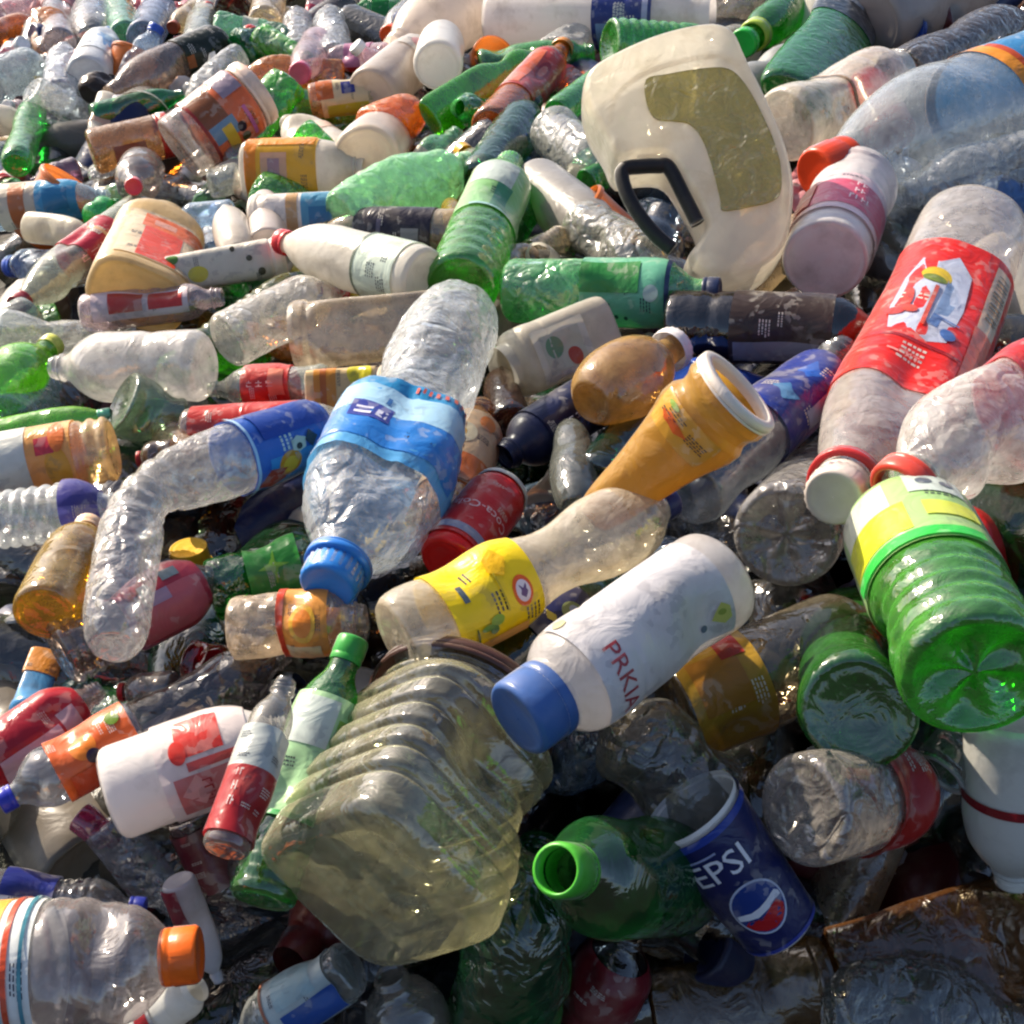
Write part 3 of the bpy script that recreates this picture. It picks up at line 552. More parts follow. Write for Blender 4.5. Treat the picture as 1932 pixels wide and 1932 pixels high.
H(B_, 'red-wrapped bottle with faded white lettering', 'under the red and white lettered one', 'tea', (350, 812), (650, 792), 84, C('d8c8c0', .4, 'b8a8a0'), lift=2.5, seed=55, lab=dict(v=(.06, .8), col='c4302c', d=scrawl(-10, .3, 6, 'e8a090', 8, .12, 2) + [('rect', 20, 80, .1, .7, 'd84838')]))
H(B_, 'milky white bottle with a red cap and pale green foot', '', 'wide', (805, 528), (532, 456), 118, M('eee8dc', .5, .05), lift=6, nu=48, nv=50, seed=56, cap='d63038', capg=1.25, dents=1, lab=dict(v=(.08, .34), col='d4e2d2', d=[('band', .325, .34, '6c7868')]))
H('plastic_canister', 'cream container with a bright orange flash', 'near the green leaf-print bottle', 'milk', (258, 560), (306, 432), 176, M('ecd098', .5, .04), lift=3.5, sq=3.2, flat=.7, dz=.03, seed=57, nu=44, nv=40, lab=dict(v=(.08, .70), u=(-40, 78), col='ecd8b4', d=[('rect', -22, 78, .50, .68, 'e8702c'), ('rect', -18, 26, .09, .5, 'ea4a1c'), ('rect', -10, 16, .55, .63, 'e8a890')]))
H('drinks_carton', 'long pale container dotted with dark fruit and a yellow panel', '', 'tub', (305, 522), (538, 482), 70, M('e2dacb', .3, .0), lift=4.0, sq=4, flat=.8, seed=58, cat='carton', lab=dict(v=(.03, .88), u=(-80, 85), col='d4cec0', d=[('ell', 10, .3, 22, .08, 'd8c83c'), ('ell', -40, .12, 14, .05, '5c8a3c'), ('ell', 30, .8, 10, .03, '4a4a3c'), ('ell', -10, .72, 8, .025, '54503c'), ('ell', -40, .6, 8, .02, '4c4838')]))
H(B_, 'bottle with a maroon cap and slanting red label', 'pointing down the heap', 'wide', (278, 402), (32, 575), 96, C('d8dcd0', .45, 'b4b8a8', .4), lift=3.5, flat=.8, nu=44, nv=44, seed=59, cap='8c2430', lab=dict(v=(.30, .58), col='b8283c', d=[('rect', -50, 70, .40, .42, 'e0b890'), *scrawl(-8, 0.43, 2, 'e4a0a8', 8, .05, 4), *scrawl(-8, 0.51, 2, 'e4a0a8', 8, .05, 0), *scrawl(-8, 0.59, 2, 'e4a0a8', 8, .04, 3)]))
H(B_, 'clear bottle with a pink-red label strip', 'above the milky rounded bottle', 'tea', (158, 592), (420, 560), 74, C('e8dce0', .45, 'c8b8bc'), lift=3, seed=60, lab=dict(v=(.1, .78), u=(-60, 30), col='dcc8cc', d=[('rect', -50, 10, .22, .46, 'c04038'), ('rect', -50, 10, .5, .74, 'c83c38')]))
H(B_, 'grey-green bottle with a blunt end', 'at the heap edge beside the maroon cap', 'milk', (60, 598), (-60, 660), 88, C('c0ccc0', .5, '98a498'), lift=2.5, seed=61)
H('drinks_can', 'red drinks can with a metal top', 'and white script', 'can', (842, 1062), (946, 928), 116, M('c01c1c', 0, 0, '50201c', .2, .15, .2), lift=3.5, seed=62, cat='can', closetop=True, nu=44, ring=('b8bcb8', .955, 1.0, 1.12), lab=dict(v=(.08, .86), col='c61e1c', d=[('text', 'Coca-Cola', -6, .46, .36, 180, 'e6c8c8'), ('rect', -60, 60, .12, .2, '8890b0')]))
H(B_, 'orange juice bottle with a flower label', 'behind the blue-labelled bottle', 'tea', (820, 1010), (910, 770), 120, C('e0b080', .5, 'c89058'), lift=2.2, seed=63, lab=dict(v=(.24, .76), col='d8b48c', d=[('ell', -20, .56, 28, .08, 'd8c8a8'), ('ell', -20, .56, 10, .03, 'c89c30'), ('ell', 20, .68, 16, .05, 'e07c28'), ('rect', -40, 50, .25, .42, 'c8682c')]))
H('plastic_canister', 'grey-beige container with a red and green picture', 'beside the navy lettered bottle', 'milk', (1135, 622), (945, 700), 130, M('c4bcac', .4, .02), lift=3, sq=4, seed=64, lab=dict(v=(.30, .80), u=(-46, 34), col='d8d0bc', d=[('rect', -36, 24, .36, .74, 'c8c4ac'), ('ell', 2, .62, 18, .09, '6a9468'), ('ell', -22, .46, 14, .06, 'b84a34')]))
H(B_, 'navy bottle with white lettering', 'under the round orange bottle', 'tea', (1140, 742), (950, 862), 106, O('1c2040'), lift=2.2, seed=65, lab=dict(v=(.12, .72), col='1a1e42', d=[*scrawl(-13, 0.34, 2, 'c0c0dc', 8, .05, -1), *scrawl(-13, 0.42, 2, 'c0c0dc', 8, .05, -5), *scrawl(-13, 0.50, 2, 'c0c0dc', 8, .04, -2), *scrawl(-40, 0.34, 2, '9c9cc4', 8, .05, -29), *scrawl(-40, 0.42, 2, '9c9cc4', 8, .05, -32), *scrawl(-40, 0.50, 2, '9c9cc4', 8, .04, -29)]))
H(B_, 'small brown bottle with a pale neck', 'by the crumpled clear one', 'wide', (965, 800), (940, 700), 78, C('8c5c3c', .5, '6a4834'), lift=2, seed=66)
H(B_, 'clear finger-shaped bottle standing up', 'among the dark bottles below the navy one', 'round', (1088, 962), (1072, 770), 92, C('b8bcb4', .4, '8c9088', .5), lift=2.5, seed=67)
H(B_, 'dark green bottle with glassy streaks', 'above the ochre jar tip', 'pet', (1120, 920), (1240, 790), 120, C('1c5c44', .25, '1c4634'), lift=2, seed=68, crush=.06)
H(B_, 'dark bottle with an amber and yellow label', 'beneath the milky blue-capped bottle', 'tea', (1270, 1345), (1690, 1170), 200, C('c4bca8', .28, '7a6e58', .6, .06), lift=1.5, nu=48, nv=44, seed=69, lab=dict(v=(.02, .34), col='b08a2c', d=[('rect', -40, 20, .06, .26, 'a8742c'), ('rect', -60, -30, .2, .3, '9c2c24')]))
H(B_, 'clear crushed bottle with torn bright edges', 'between the blue cap and the dark blue cup', 'pet', (1345, 1530), (1130, 1330), 200, C('d4d4d0', .34, '84847e', 1.0, .06), lift=2.8, crush=.16, facet=7, dents=3, nu=60, nv=64, seed=70)
H(B_, 'dark green large bottle with a rough side', 'behind the bright green one', 'pet', (2080, 1080), (1745, 925), 210, C('1f7a34', .3, '22632c', .4), lift=2, seed=71, nu=44, nv=44)
H(B_, 'white bottle with a dark red ring', 'hanging mouth down at the heap edge', 'wide', (1925, 1340), (1912, 1660), 196, M('dcdcd6', .4, .02, '6a645c'), lift=4, nu=48, nv=44, seed=72, lab=dict(v=(.42, .47), col='861e28'), ring=('cfd0c8', .9, 1.02, 1.1))
# lower edge
H('plastic_bag', 'crumpled orange-brown plastic sheet', 'with a small blue mark', 'tub', (1600, 1900), (1985, 1790), 310, C('8a5624', .6, '6a4218', .7, .25), lift=3, flat=.35, sq=3, crush=.16, dents=3, facet=6, nu=64, nv=64, seed=73, cat='bag', lab=dict(v=(.30, .36), u=(4, 26), col='8fa4b8', off=.004, d=[('ell', 15, .33, 8, .022, '24406c')]))
H('plastic_bag', 'clear crumpled plastic bag', 'below the orange-brown sheet', 'round', (1560, 1925), (1960, 1935), 230, C('c8ccc8', .25, '808480', 1.0, .05), lift=5, flat=.6, crush=.26, dents=4, facet=12, nu=72, nv=72, seed=74, cat='bag')
H('plastic_bag', 'ochre film wrapper', 'beneath the dark blue cup', 'tub', (1230, 1910), (1560, 1850), 160, C('8c6a2c', .6, '6c5020', .6, .25), lift=2.5, flat=.4, crush=.18, facet=7, nu=56, nv=50, seed=75, cat='wrapper')
H(B_, 'dark bottle with a deep red label', 'under the cup and the dented green bottle', 'pet', (1090, 1960), (1190, 1760), 150, C('5c5450', .4, '3c3430'), lift=2, seed=76, lab=dict(v=(.25, .8), col='7c1c28'))
H(B_, 'navy crushed bottle', 'beneath the cup foot', 'tea', (1330, 1790), (1480, 1890), 120, O('161c3a'), lift=1.8, seed=77, crush=.1)
H(B_, 'clear bottle with a white and blue label', 'pointing down from under the canister', 'water', (662, 1822), (440, 1965), 112, C('dfe4e4', .4, 'a4a8a8'), lift=3, seed=78, ribs=(.6, .74, 2, .06), lab=dict(v=(.1, .6), col='b8c8cc', d=[('rect', -70, -10, .1, .5, '2c58a8'), ('rect', 0, 70, .2, .5, 'a8c4cc'), ('band', .58, .6, 'a8684c')]))
H(B_, 'clear domed bottle top', 'poking up beneath the canister', 'round', (790, 1985), (735, 1838), 160, C('dcdcd8', .4, '98948c', .5), lift=3, seed=79)
H(B_, 'bottle with blue and white bands and a dark blue cap', 'behind the orange-capped bottle', 'water', (-35, 1690), (268, 1716), 104, C('d0d0d8', .3, '888a90', .6), lift=3, seed=80, ribs=(.45, .7, 4, .07), nv=60, cap='24308c', capg=1.3, lab=dict(v=(.14, .46), col='b4b8d0', d=[('rect', -90, -5, .14, .46, '26307c')]))
H(B_, 'white and maroon slim bottle', 'slanting down behind the orange cap', 'oval', (335, 1660), (412, 1850), 64, M('c8c4c8', .3, 0), lift=3.5, flat=.8, seed=81, lab=dict(v=(.02, .7), u=(20, 100), col='8c2c40'))
H(B_, 'small white bottle with a rounded end', 'under the orange cap', 'milk', (262, 1945), (372, 1862), 84, M('d8d8d4', .4, .02), lift=3, seed=82, lab=dict(v=(.2, .45), col='b8b4b4', d=[('rect', -30, 30, .22, .40, 'b02428')]))
H(B_, 'crushed bluish bottle', 'under the white printed bottle', 'water', (195, 1555), (330, 1720), 92, C('c8d0dc', .36, '8c94a0', 1.0, .06), lift=2, crush=.16, facet=10, nu=48, nv=50, seed=83)
H(B_, 'bottle with a dull maroon label', 'below the red-wrapped bottle', 'tea', (355, 1540), (440, 1720), 84, C('b8a8a8', .4, '7c6c6c'), lift=1.5, seed=84, lab=dict(v=(.1, .7), col='6c2030'))
H(B_, 'crushed magenta bottle', 'beside the white printed bottle foot', 'tea', (150, 1540), (220, 1590), 60, C('c05c90', .5, 'a84878'), lift=2, seed=85)
H(B_, 'smoky clear bottle', 'above the orange fruit wrapper', 'pet', (235, 1405), (540, 1232), 128, C('b4b0b0', .3, '6a6462', .7, .05), lift=2.4, nu=48, nv=50, seed=86, crush=.06, dents=2)
H(B_, 'small red-capped bottle', 'beneath the grey ribbed one', 'wide', (330, 1300), (228, 1306), 70, C('c8c0bc', .4, '8c8480'), lift=2.5, seed=87, cap='b4202a', capg=1.5)
H(B_, 'red crushed bottle', 'behind the smoky clear one', 'tea', (360, 1250), (470, 1270), 84, C('b03038', .5, '8c2028'), lift=1.2, crush=.1, seed=88)
H(B_, 'green leaf-print crushed bottle', 'behind the fruit-print label', 'tea', (395, 1112), (640, 1048), 118, C('2f9040', .4, '2f8a3c', 1.0, .07), lift=2.8, crush=.2, facet=12, nu=56, nv=56, seed=89, lab=dict(v=(.3, .7), col='3c9a3c', off=.002, d=[('poly', -10, .5, [(30,0),(4,.03),(0,.12),(-6,.02),(-30,.02),(-6,-.03),(2,-.12),(6,-.02)], '8cc83c'), ('poly', 40, .55, [(16,0),(4,.03),(-10,.06),(-4,0),(-10,-.04)], '1c5c28')]))
H('plastic_scrap', 'flat blue and orange plastic scrap', 'above the red-labelled bottle at the edge', 'tub', (90, 1230), (50, 1345), 60, M('4a94cc', .3, 0), lift=2, flat=.3, seed=90, cat='scrap', lab=dict(v=(.0, .4), col='d08838'))
H(B_, 'bright blue crushed bottle neck', 'hanging beneath the bright blue cap', 'tea', (652, 1105), (640, 1225), 56, C('3c8cd0', .55, '3c88c4'), lift=2.5, flat=.6, crush=.1, seed=91)
H(B_, 'dull blue crushed clear bottle', 'behind the dull blue cap', 'pet', (960, 1330), (1060, 1420), 120, C('8c9cb8', .35, '5c6c88'), lift=2, crush=.1, seed=92)
H(B_, 'clear grey bottle', 'between the red-wrapped and mint-labelled bottles', 'water', (452, 1690), (500, 1560), 90, C('c8ccc8', .35, '8c8c84', .7), lift=1.5, seed=93)

# ================================================================== up the heap
H(B_, 'crumpled pale green bottle, flattened', 'against the bright green bottle', 'oval', (650, 425), (884, 305), 142, C('b4e4b8', .8, 'a4dca8', .8, .08), lift=4, flat=.6, crush=.18, facet=6, dents=3, nu=60, nv=60, seed=101)
H(B_, 'cream bottle showing its ringed base', 'beside the crumpled pale green one', 'wide', (690, 302), (742, 235), 132, M('ecdfcc', .55, .06), lift=5, dz=.22, end=True, conc=.08, seed=102)
H(B_, 'white bottle with an orange-yellow label', 'its side pressed in', 'wide', (468, 322), (690, 318), 112, M('ebe4d8', .5, .04), lift=4, dents=1, sq=3, flat=.8, nu=44, nv=44, seed=103, lab=dict(v=(.06, .66), u=(-74, 62), col='dca62c', d=[('rect', -70, 58, .06, .16, 'e88a1c'), ('rect', -30, 24, .2, .42, 'd8a888'), ('rect', -20, 10, .26, .36, 'b08890'), ('rect', -72, -44, .16, .64, 'e6901c')]))
H('plastic_tray', 'white container with a blue label', 'under the orange-yellow labelled bottle', 'tub', (655, 402), (480, 412), 84, M('ece6dc', .45, .03), lift=4.2, sq=3.4, seed=104, cat='tub', lab=dict(v=(.06, .8), u=(-80, 70), col='e8e0d8', d=[('rect', -70, 60, .1, .42, '5c9cbc'), ('rect', -30, 20, .12, .34, '3c7ca8'), ('rect', -70, 60, .46, .58, 'c8a070'), ('ell', -10, .75, 20, .08, 'e8a898')]))
H(B_, 'white pear-shaped bottle', 'by the small blue cap', 'round', (452, 480), (424, 388), 74, M('e4dcd0', .5, .03), lift=4.5, seed=105)
H(B_, 'white bottle with a pink smear', 'between the blue-labelled tub and the red cap', 'milk', (505, 465), (500, 380), 72, M('eadfd8', .5, .03), lift=4, seed=106)
H(B_, 'clear bottle with a small blue cap', '', 'water', (440, 402), (328, 412), 52, G['blue'], lift=4, seed=107, cap='4a5cd0', capg=1.5)
H(B_, 'brown-black labelled bottle with a pale blank end', 'lying level below the yellow caps', 'wide', (868, 442), (600, 436), 92, C('d8c8a0', .6, 'c0a87c', .3), lift=3.5, flat=.75, seed=108, nu=40, lab=dict(v=(.16, .70), col='201c2c', d=[('rect', -30, 10, .24, .36, '8c9094'), ('rect', -30, 30, .5, .53, '5c586c')]))
H(B_, 'small bottle with a mustard cap', 'above the crumpled pale green one', 'round', (930, 330), (872, 284), 52, C('a8b070', .5, '8c9050'), lift=4, seed=109, cap='c89c20', capg=1.9, capv=(.86, 1.06))
H(B_, 'small yellow bottle end', 'beside the bright green bottle', 'oval', (862, 425), (846, 380), 46, C('c8a028', .6, 'b08c20'), lift=3.4, seed=110)
H(B_, 'dark green-teal bottle', 'above the bright green one', 'pet', (905, 350), (1012, 190), 92, C('2c7c54', .35, '2c6c48'), lift=3, seed=111)
H(B_, 'orange tea bottle with an orange cap and red label', 'pointing up the heap', 'tea', (925, 245), (1062, 92), 78, C('e0984c', .5, 'c87c3c'), lift=3.6, seed=112, cap='d88a30', capg=1.35, lab=dict(v=(.28, .74), col='c83c30', d=[('ell', 0, .55, 22, .08, 'a01c28'), ('ell', 0, .55, 14, .05, 'd07060'), ('rect', -60, -30, .3, .7, 'e87040')]))
H(B_, 'flattened apple-green bottle', 'running up beside the white round base', 'oval', (812, 228), (1022, 96), 84, C('6cb830', .6, '5fae2c', .3), lift=3.6, flat=.35, dents=2, seed=113, crush=.06)
H(B_, 'dark green long bottle', 'behind the apple-green one', 'tea', (905, 130), (1120, 100), 72, G['green'], lift=2, seed=114)
H(B_, 'green ribbed bottle with its open end showing', 'near the milky jug', 'water', (1148, 84), (1370, 100), 98, C('4cae58', .4, '62b45c', .5), lift=5, ribs=(.02, .6, 7, .10), nv=60, dz=.14, conc=.3, seed=115)
H(B_, 'slim green bottle with a yellow cap', 'beside the milky jug', 'oval', (1050, 215), (1176, 118), 56, G['green'], lift=3.4, seed=116, cap='d0a828', capg=1.6)
H(B_, 'clear bottle with a white rimmed base', 'next to the milky jug', 'tea', (1042, 246), (1150, 330), 104, C('e4e4e0', .5, 'b8b8b0', .7), lift=4, dz=.04, conc=.16, seed=117)
H(B_, 'grey milky bottle', 'behind the black handle', 'wide', (1010, 350), (1160, 470), 118, M('a8a4a0', .45, .08, '6a6660'), lift=2.6, seed=118)
H(B_, 'crinkled clear bottle', 'under the black handle', 'water', (1098, 425), (1260, 520), 108, C('dcdcd4', .5, 'a8a8a0', 1.0, .06), lift=3, crush=.08, facet=9, seed=119)
H(B_, 'small bright green bottle', 'peeping out beside the milky jug', 'tea', (1105, 345), (1160, 320), 52, C('3ca83c', .5, '3ca040'), lift=2.6, seed=120)
H(B_, 'beige ridged bottle', 'between the bright green and the pale green bottles', 'water', (1000, 480), (1080, 440), 56, G['beige'], lift=2.8, ribs=(.05, .65, 6, .1), seed=121)
H(B_, 'pinkish beige bottle', 'behind the pale green one', 'oval', (945, 530), (1010, 480), 90, C('e4c8a8', .5, 'cca884'), lift=2.6, seed=122)
H(B_, 'big white jug lying level with a navy label', 'near the horizon of the heap', 'milk', (925, 38), (1345, 28), 118, M('ece6e4', .55, .06), lift=4, nu=40, nv=44, seed=123, dents=1, lab=dict(v=(.50, .76), col='2c3a7c', d=[('band', .72, .745, 'b8b8d4'), ('rect', 10, 60, .52, .7, '8ca4c8')]))
H(B_, 'milky white bottle with an orange and blue band', 'beside the orange cap', 'wide', (938, -15), (742, 92), 132, M('ece0d4', .55, .05), lift=4, seed=124, nu=40, lab=dict(v=(.02, .26), col='9cb8c8', d=[('band', .18, .26, 'e08c3c'), ('rect', -40, 20, .04, .14, '4c8cac')]))
H(B_, 'white bottle base seen square on', 'like a pale oval disc', 'oval', (826, 124), (838, 60), 96, M('f2efe8', .5, .04), lift=6.5, dz=.08, end=True, conc=.08, seed=125)
H(B_, 'beige milky bottle', 'beside the pale oval disc', 'wide', (700, 180), (812, 84), 98, M('d4c8bc', .5, .08), lift=3.6, seed=126, lab=dict(v=(.5, .7), u=(-60, 20), col='d4ccc0', d=[('ell', -20, .6, 18, .05, 'd89c98')]))
H(B_, 'orange crushed bottle', 'above the cream ringed base', 'oval', (700, 250), (800, 205), 92, C('eca04c', .55, 'dc9040', .8), lift=3.6, crush=.16, facet=8, seed=127)
H(B_, 'bottle with a yellow, orange and blue label', '', 'tea', (585, 192), (740, 170), 66, C('dca878', .5, 'c49468'), lift=3.2, seed=128, lab=dict(v=(.14, .8), u=(-80, 80), col='d8c8a0', d=[('rect', -70, 0, .1, .3, 'c8682c'), ('rect', -50, -10, .4, .56, '2c3488'), ('rect', 20, 70, .2, .7, 'c8b438')]))
H(B_, 'clear bottle with a purple and red label', 'beside the pink cap', 'pet', (740, 112), (594, 118), 62, G['pink'], lift=3.2, seed=129, lab=dict(v=(.24, .58), col='b8789c', d=[('rect', -80, -20, .24, .56, 'b83028')]))
H(B_, 'bottle with a pink cap towards us', '', 'wide', (600, 78), (566, 138), 62, G['pink'], lift=4, dz=-.05, seed=130, cap='d8607c', capg=1.9)
H(B_, 'dented grey clear bottle standing', 'above the pink cap', 'tea', (568, 112), (560, 24), 62, C('d0d4d8', .45, '9c9ca0', 1.0), lift=2.6, crush=.1, seed=131)
H(B_, 'glinting clear bottle standing', 'next to the dented grey one', 'tea', (632, 118), (622, 22), 68, C('dce0e4', .5, 'a8acb0', 1.0), lift=3, crush=.12, facet=9, seed=132)
H(B_, 'clear bottle with an orange cap', 'against the milky white bottle', 'wide', (800, 10), (734, 66), 66, G['grey'], lift=2.6, seed=133, cap='e85c24', capg=1.6)
H(B_, 'green bottle with a glossy green cap', 'near the navy label', 'tea', (1560, -30), (1402, 82), 76, C('3f9c34', .35, '52a044'), lift=4, seed=134, cap='28b040', capg=1.5, ring=('a8c048', .84, .90, 1.7))
H(B_, 'flattened green bottle with a black label', 'and pale lettered strip', 'wide', (1500, 190), (1690, -110), 138, C('2f9c40', .4, '2f9440'), lift=3.4, flat=.5, seed=135, nu=44, lab=dict(v=(.34, .95), u=(-78, 84), col='1a2834', d=[('rect', -10, 16, .42, .94, 'a4aab4'), *scrawl(-48, 0.54, 2, 'b4bcc4', 8, .05, -35), *scrawl(-48, 0.62, 2, 'b4bcc4', 8, .05, -40), *scrawl(-48, 0.70, 2, 'b4bcc4', 8, .04, -37), ('rect', -7, 8, .46, .56, '4c5c88')]))
H(B_, 'big grey bottle', 'behind the black-labelled one', 'wide', (1640, 48), (1900, -60), 140, M('a8a09c', .4, .1, '6a625c'), lift=2.6, seed=136)
H(B_, 'crinkled clear bottle, dusky', 'above the very large water bottle', 'water', (1700, 150), (1950, 30), 110, C('b8b4b4', .4, '747070', 1.0), lift=1.6, crush=.12, seed=137)
H(B_, 'grey dented bottle', 'between the milky jug and the cream white bottle', 'pet', (1385, 180), (1530, 98), 84, M('a8a8a4', .4, .12, '6c6c64'), lift=2.4, seed=138, crush=.05)
H(B_, 'pale round-ended bottle', 'behind the glossy green cap', 'round', (1345, 100), (1420, 60), 66, C('c8c0a8', .5, 'a49c80'), lift=2.4, seed=139)
H(B_, 'crinkled white bottle', 'above the glossy green cap', 'water', (1300, 25), (1450, 0), 80, C('dcd4cc', .5, 'b4aca0', 1.0), lift=2.4, crush=.1, seed=140)
# jar with lid
H(J_, 'jar with a pale ribbed lid and orange label', 'tilted up the heap', 'jar', (336, 284), (478, 176), 128, C('dcd8d4', .45, 'b8b0a8'), lift=4.5, nu=44, nv=40, seed=141, dz=-.14, cap='ecd0bc', capg=1.14, capv=(.90, 1.06), lab=dict(v=(.26, .88), col='dc6c3e', d=[('rect', -80, 4, .28, .56, '8c5230'), ('rect', 4, 34, .3, .6, '6c90b0'), ('rect', 14, 74, .42, .54, 'e0b83c'), ('ell', 30, .62, 9, .05, '2c2030'), ('ell', 50, .62, 9, .05, '4c4c20'), ('rect', 4, 60, .72, .76, 'd070a8'), ('rect', -80, -20, .62, .86, '9c8c9c'), ('band', .26, .29, '9c2c28')]))
H(J_, 'coffee-coloured jar with a red lid', 'beside the ribbed-lid jar', 'jar', (172, 288), (318, 254), 84, C('c8a880', .6, 'a88860'), lift=3.8, seed=142, cap='b82c24', capg=1.15, capv=(.86, 1.04), lab=dict(v=(.25, .66), u=(0, 70), col='8c5c50'))
H(B_, 'bottle pointing its pink-red cap at us', 'below the coffee-coloured jar', 'pet', (268, 318), (252, 352), 84, C('b8b0ac', .4, '8c8480'), lift=4, dz=-.09, end=True, seed=143, cap='d83a4a', capg=1.15)
H(B_, 'bottle with a dark label, yellow and orange print', 'near the ribbed-lid jar', 'wide', (415, 88), (205, 178), 88, C('bca898', .5, '98887c'), lift=3.4, seed=144, lab=dict(v=(.05, .40), col='242c20', d=[('poly', -20, .2, [(24,0),(8,.03),(-10,.06),(-20,0),(-8,-.04)], '6c6c20'), ('rect', -30, 10, .34, .40, 'b86838')]))
H(B_, 'dark green crushed bottle', 'above the ribbed lid', 'pet', (450, 105), (560, 70), 92, C('2c8c54', .45, '2c8450', 1.0), lift=3, crush=.2, facet=12, seed=145)
H(B_, 'brown-based bottle', 'seen from underneath near the dark green crushed one', 'tea', (440, 22), (445, -30), 74, C('6c3c34', .6, '5c342c'), lift=3, dz=.06, end=True, seed=146)
H(B_, 'beige ribbed bottle', 'beside the brown-based one', 'water', (500, 45), (520, -50), 62, G['beige'], lift=2.8, ribs=(.05, .6, 6, .08), seed=147)
H(B_, 'grey-green tall bottle', 'beside the dark label with yellow print', 'wide', (372, 90), (395, -20), 58, C('c0c8b8', .5, 'a0a494'), lift=2.6, seed=148)
H(B_, 'small bottle with a rusty orange cap', 'near the grey-green tall one', 'wide', (372, 20), (326, 52), 44, G['beige'], lift=3, seed=149, cap='b8502c', capg=1.6)
H(B_, 'bluish clear bottle', 'beside the pale green mouth', 'water', (270, 75), (312, -5), 66, C('a8b8d0', .5, '8c98b4'), lift=3, seed=150)
H(B_, 'pale mint bottle', 'next to the bluish clear one', 'wide', (238, 72), (222, -12), 60, C('8cc8a8', .5, '84bc9c'), lift=3, seed=151, crush=.1)
H(B_, 'grey scuffed bottle', 'above the blue-swirl label', 'round', (172, 75), (178, -10), 78, G['grey'], lift=2.8, seed=152)
H(B_, 'white bottle with a red panel at the top', '', 'tea', (112, 85), (108, -25), 60, C('dcd8dc', .5, 'c0b8bc'), lift=3, seed=153, lab=dict(v=(.55, .86), col='c84850', d=[('rect', -20, 20, .6, .8, 'd87c80')]))
H(B_, 'mauve crushed bottle', 'at the heap corner', 'water', (5, 30), (90, 8), 52, G['pink'], lift=2.8, crush=.12, seed=154)
H(B_, 'orange tan bottle', 'under the mauve crushed one', 'wide', (-25, 75), (70, 40), 56, C('d89c64', .5, 'c08c5c'), lift=3, seed=155)
H(B_, 'white bottle with a blue swirl label', 'and blue cap', 'oval', (165, 145), (205, 62), 76, M('dce0e4', .5, .05), lift=4, seed=156, lab=dict(v=(.2, .7), u=(-70, 60), col='dfe6ec', d=[('poly', 0, .45, [(26,.0),(18,.12),(0,.16),(-22,.1),(-26,0),(-10,-.02),(0,-.16),(20,-.12)], '5c98cc'), ('ell', 4, .47, 9, .06, 'b4dcf4')]), cap='4c7cb8')
H(B_, 'clear bottle of crumpled film', 'below the blue-swirl label', 'tea', (112, 185), (122, 92), 62, C('dce4ec', .5, 'b4bcc8', 1.0), lift=3.6, crush=.16, facet=10, seed=157)
H(B_, 'pale bluish bottle lying level', 'beside the crumpled film one', 'water', (-20, 160), (92, 118), 84, C('d4e0e4', .5, 'b0bcc0', .7), lift=3.4, seed=158)
H('plastic_bag', 'dark brown leafy scrap', 'between the blue swirl and the dark label', 'round', (165, 178), (215, 150), 58, M('33261a', .1, 0, '1c1410'), lift=3, crush=.35, facet=16, seed=159, cat='scrap')
H(B_, 'green bottle standing in shade', 'above the coffee-coloured jar knob', 'pet', (30, 312), (72, 178), 56, G['green'], lift=2.6, seed=160)
H(B_, 'deep green bottle', 'lying above the coffee-coloured jar', 'wide', (175, 222), (345, 178), 50, C('2f9c60', .4, '2c8c54'), lift=2.8, seed=161)
H(B_, 'clear bottle with orange and blue label panels', 'lying level over the oval cream one', 'wide', (-40, 398), (205, 372), 84, C('c8dce8', .45, 'a8bcc8'), lift=3.6, seed=162, lab=dict(v=(.2, .80), u=(-85, 85), col='d4c4b0', d=[('rect', -80, 80, .5, .80, '4c9cc8'), ('rect', -70, 60, .3, .42, 'c8784c'), ('rect', -40, 20, .56, .74, '3c84b0')]))
H(B_, 'oval cream bottle', 'below the orange and blue panels', 'oval', (52, 428), (175, 442), 60, M('e4dcc8', .5, .04), lift=3.8, flat=.7, seed=163)
H(B_, 'bright emerald crushed bottle', 'next to the oval cream one', 'round', (170, 415), (225, 385), 66, C('4cc470', .5, '44b868'), lift=4, crush=.14, facet=9, seed=164)
H(B_, 'thin pale green strip-like bottle', 'above the maroon-capped one', 'oval', (240, 395), (135, 478), 36, C('b8d0a8', .5, 'a4bc94'), lift=4, flat=.5, seed=165)
H(B_, 'small grey bottle', 'beside the orange-yellow label', 'round', (420, 300), (480, 290), 56, G['grey'], lift=3, seed=166)
H(B_, 'small clear dented bottle', 'below the small grey one', 'water', (395, 345), (470, 335), 60, C('d8dcd8', .5, 'b0b4ac', 1.0), lift=3.2, crush=.1, seed=167)
H(B_, 'red crushed bottle', 'behind the milky bottle foot', 'tea', (900, 535), (780, 505), 62, C('c84c50', .5, 'b03c44'), lift=2.4, seed=168)
H(B_, 'yellow and red striped wrapper', 'under the milky red-capped bottle', 'oval', (555, 512), (680, 560), 40, FL('cdbf3a'), lift=3, flat=.5, seed=169, cat='wrapper', lab=dict(v=(.4, .9), col='c4302c'))
H(B_, 'plum clear bottle', 'between the coffee-coloured jar and the green shade', 'pet', (150, 320), (60, 345), 52, C('a88ca0', .4, '7c6478'), lift=2.4, seed=170)
H(B_, 'peach bottle', 'above the violet-blue band', 'tea', (360, 865), (300, 800), 72, C('ecd0b0', .5, 'd0ac88'), lift=2, seed=171)
H(B_, 'small bottle with a cherry cap', 'beneath the murky grey-green base', 'wide', (330, 860), (262, 868), 66, C('c0b0a4', .4, '88786c'), lift=2.5, seed=172, cap='b01c2c', capg=1.5)

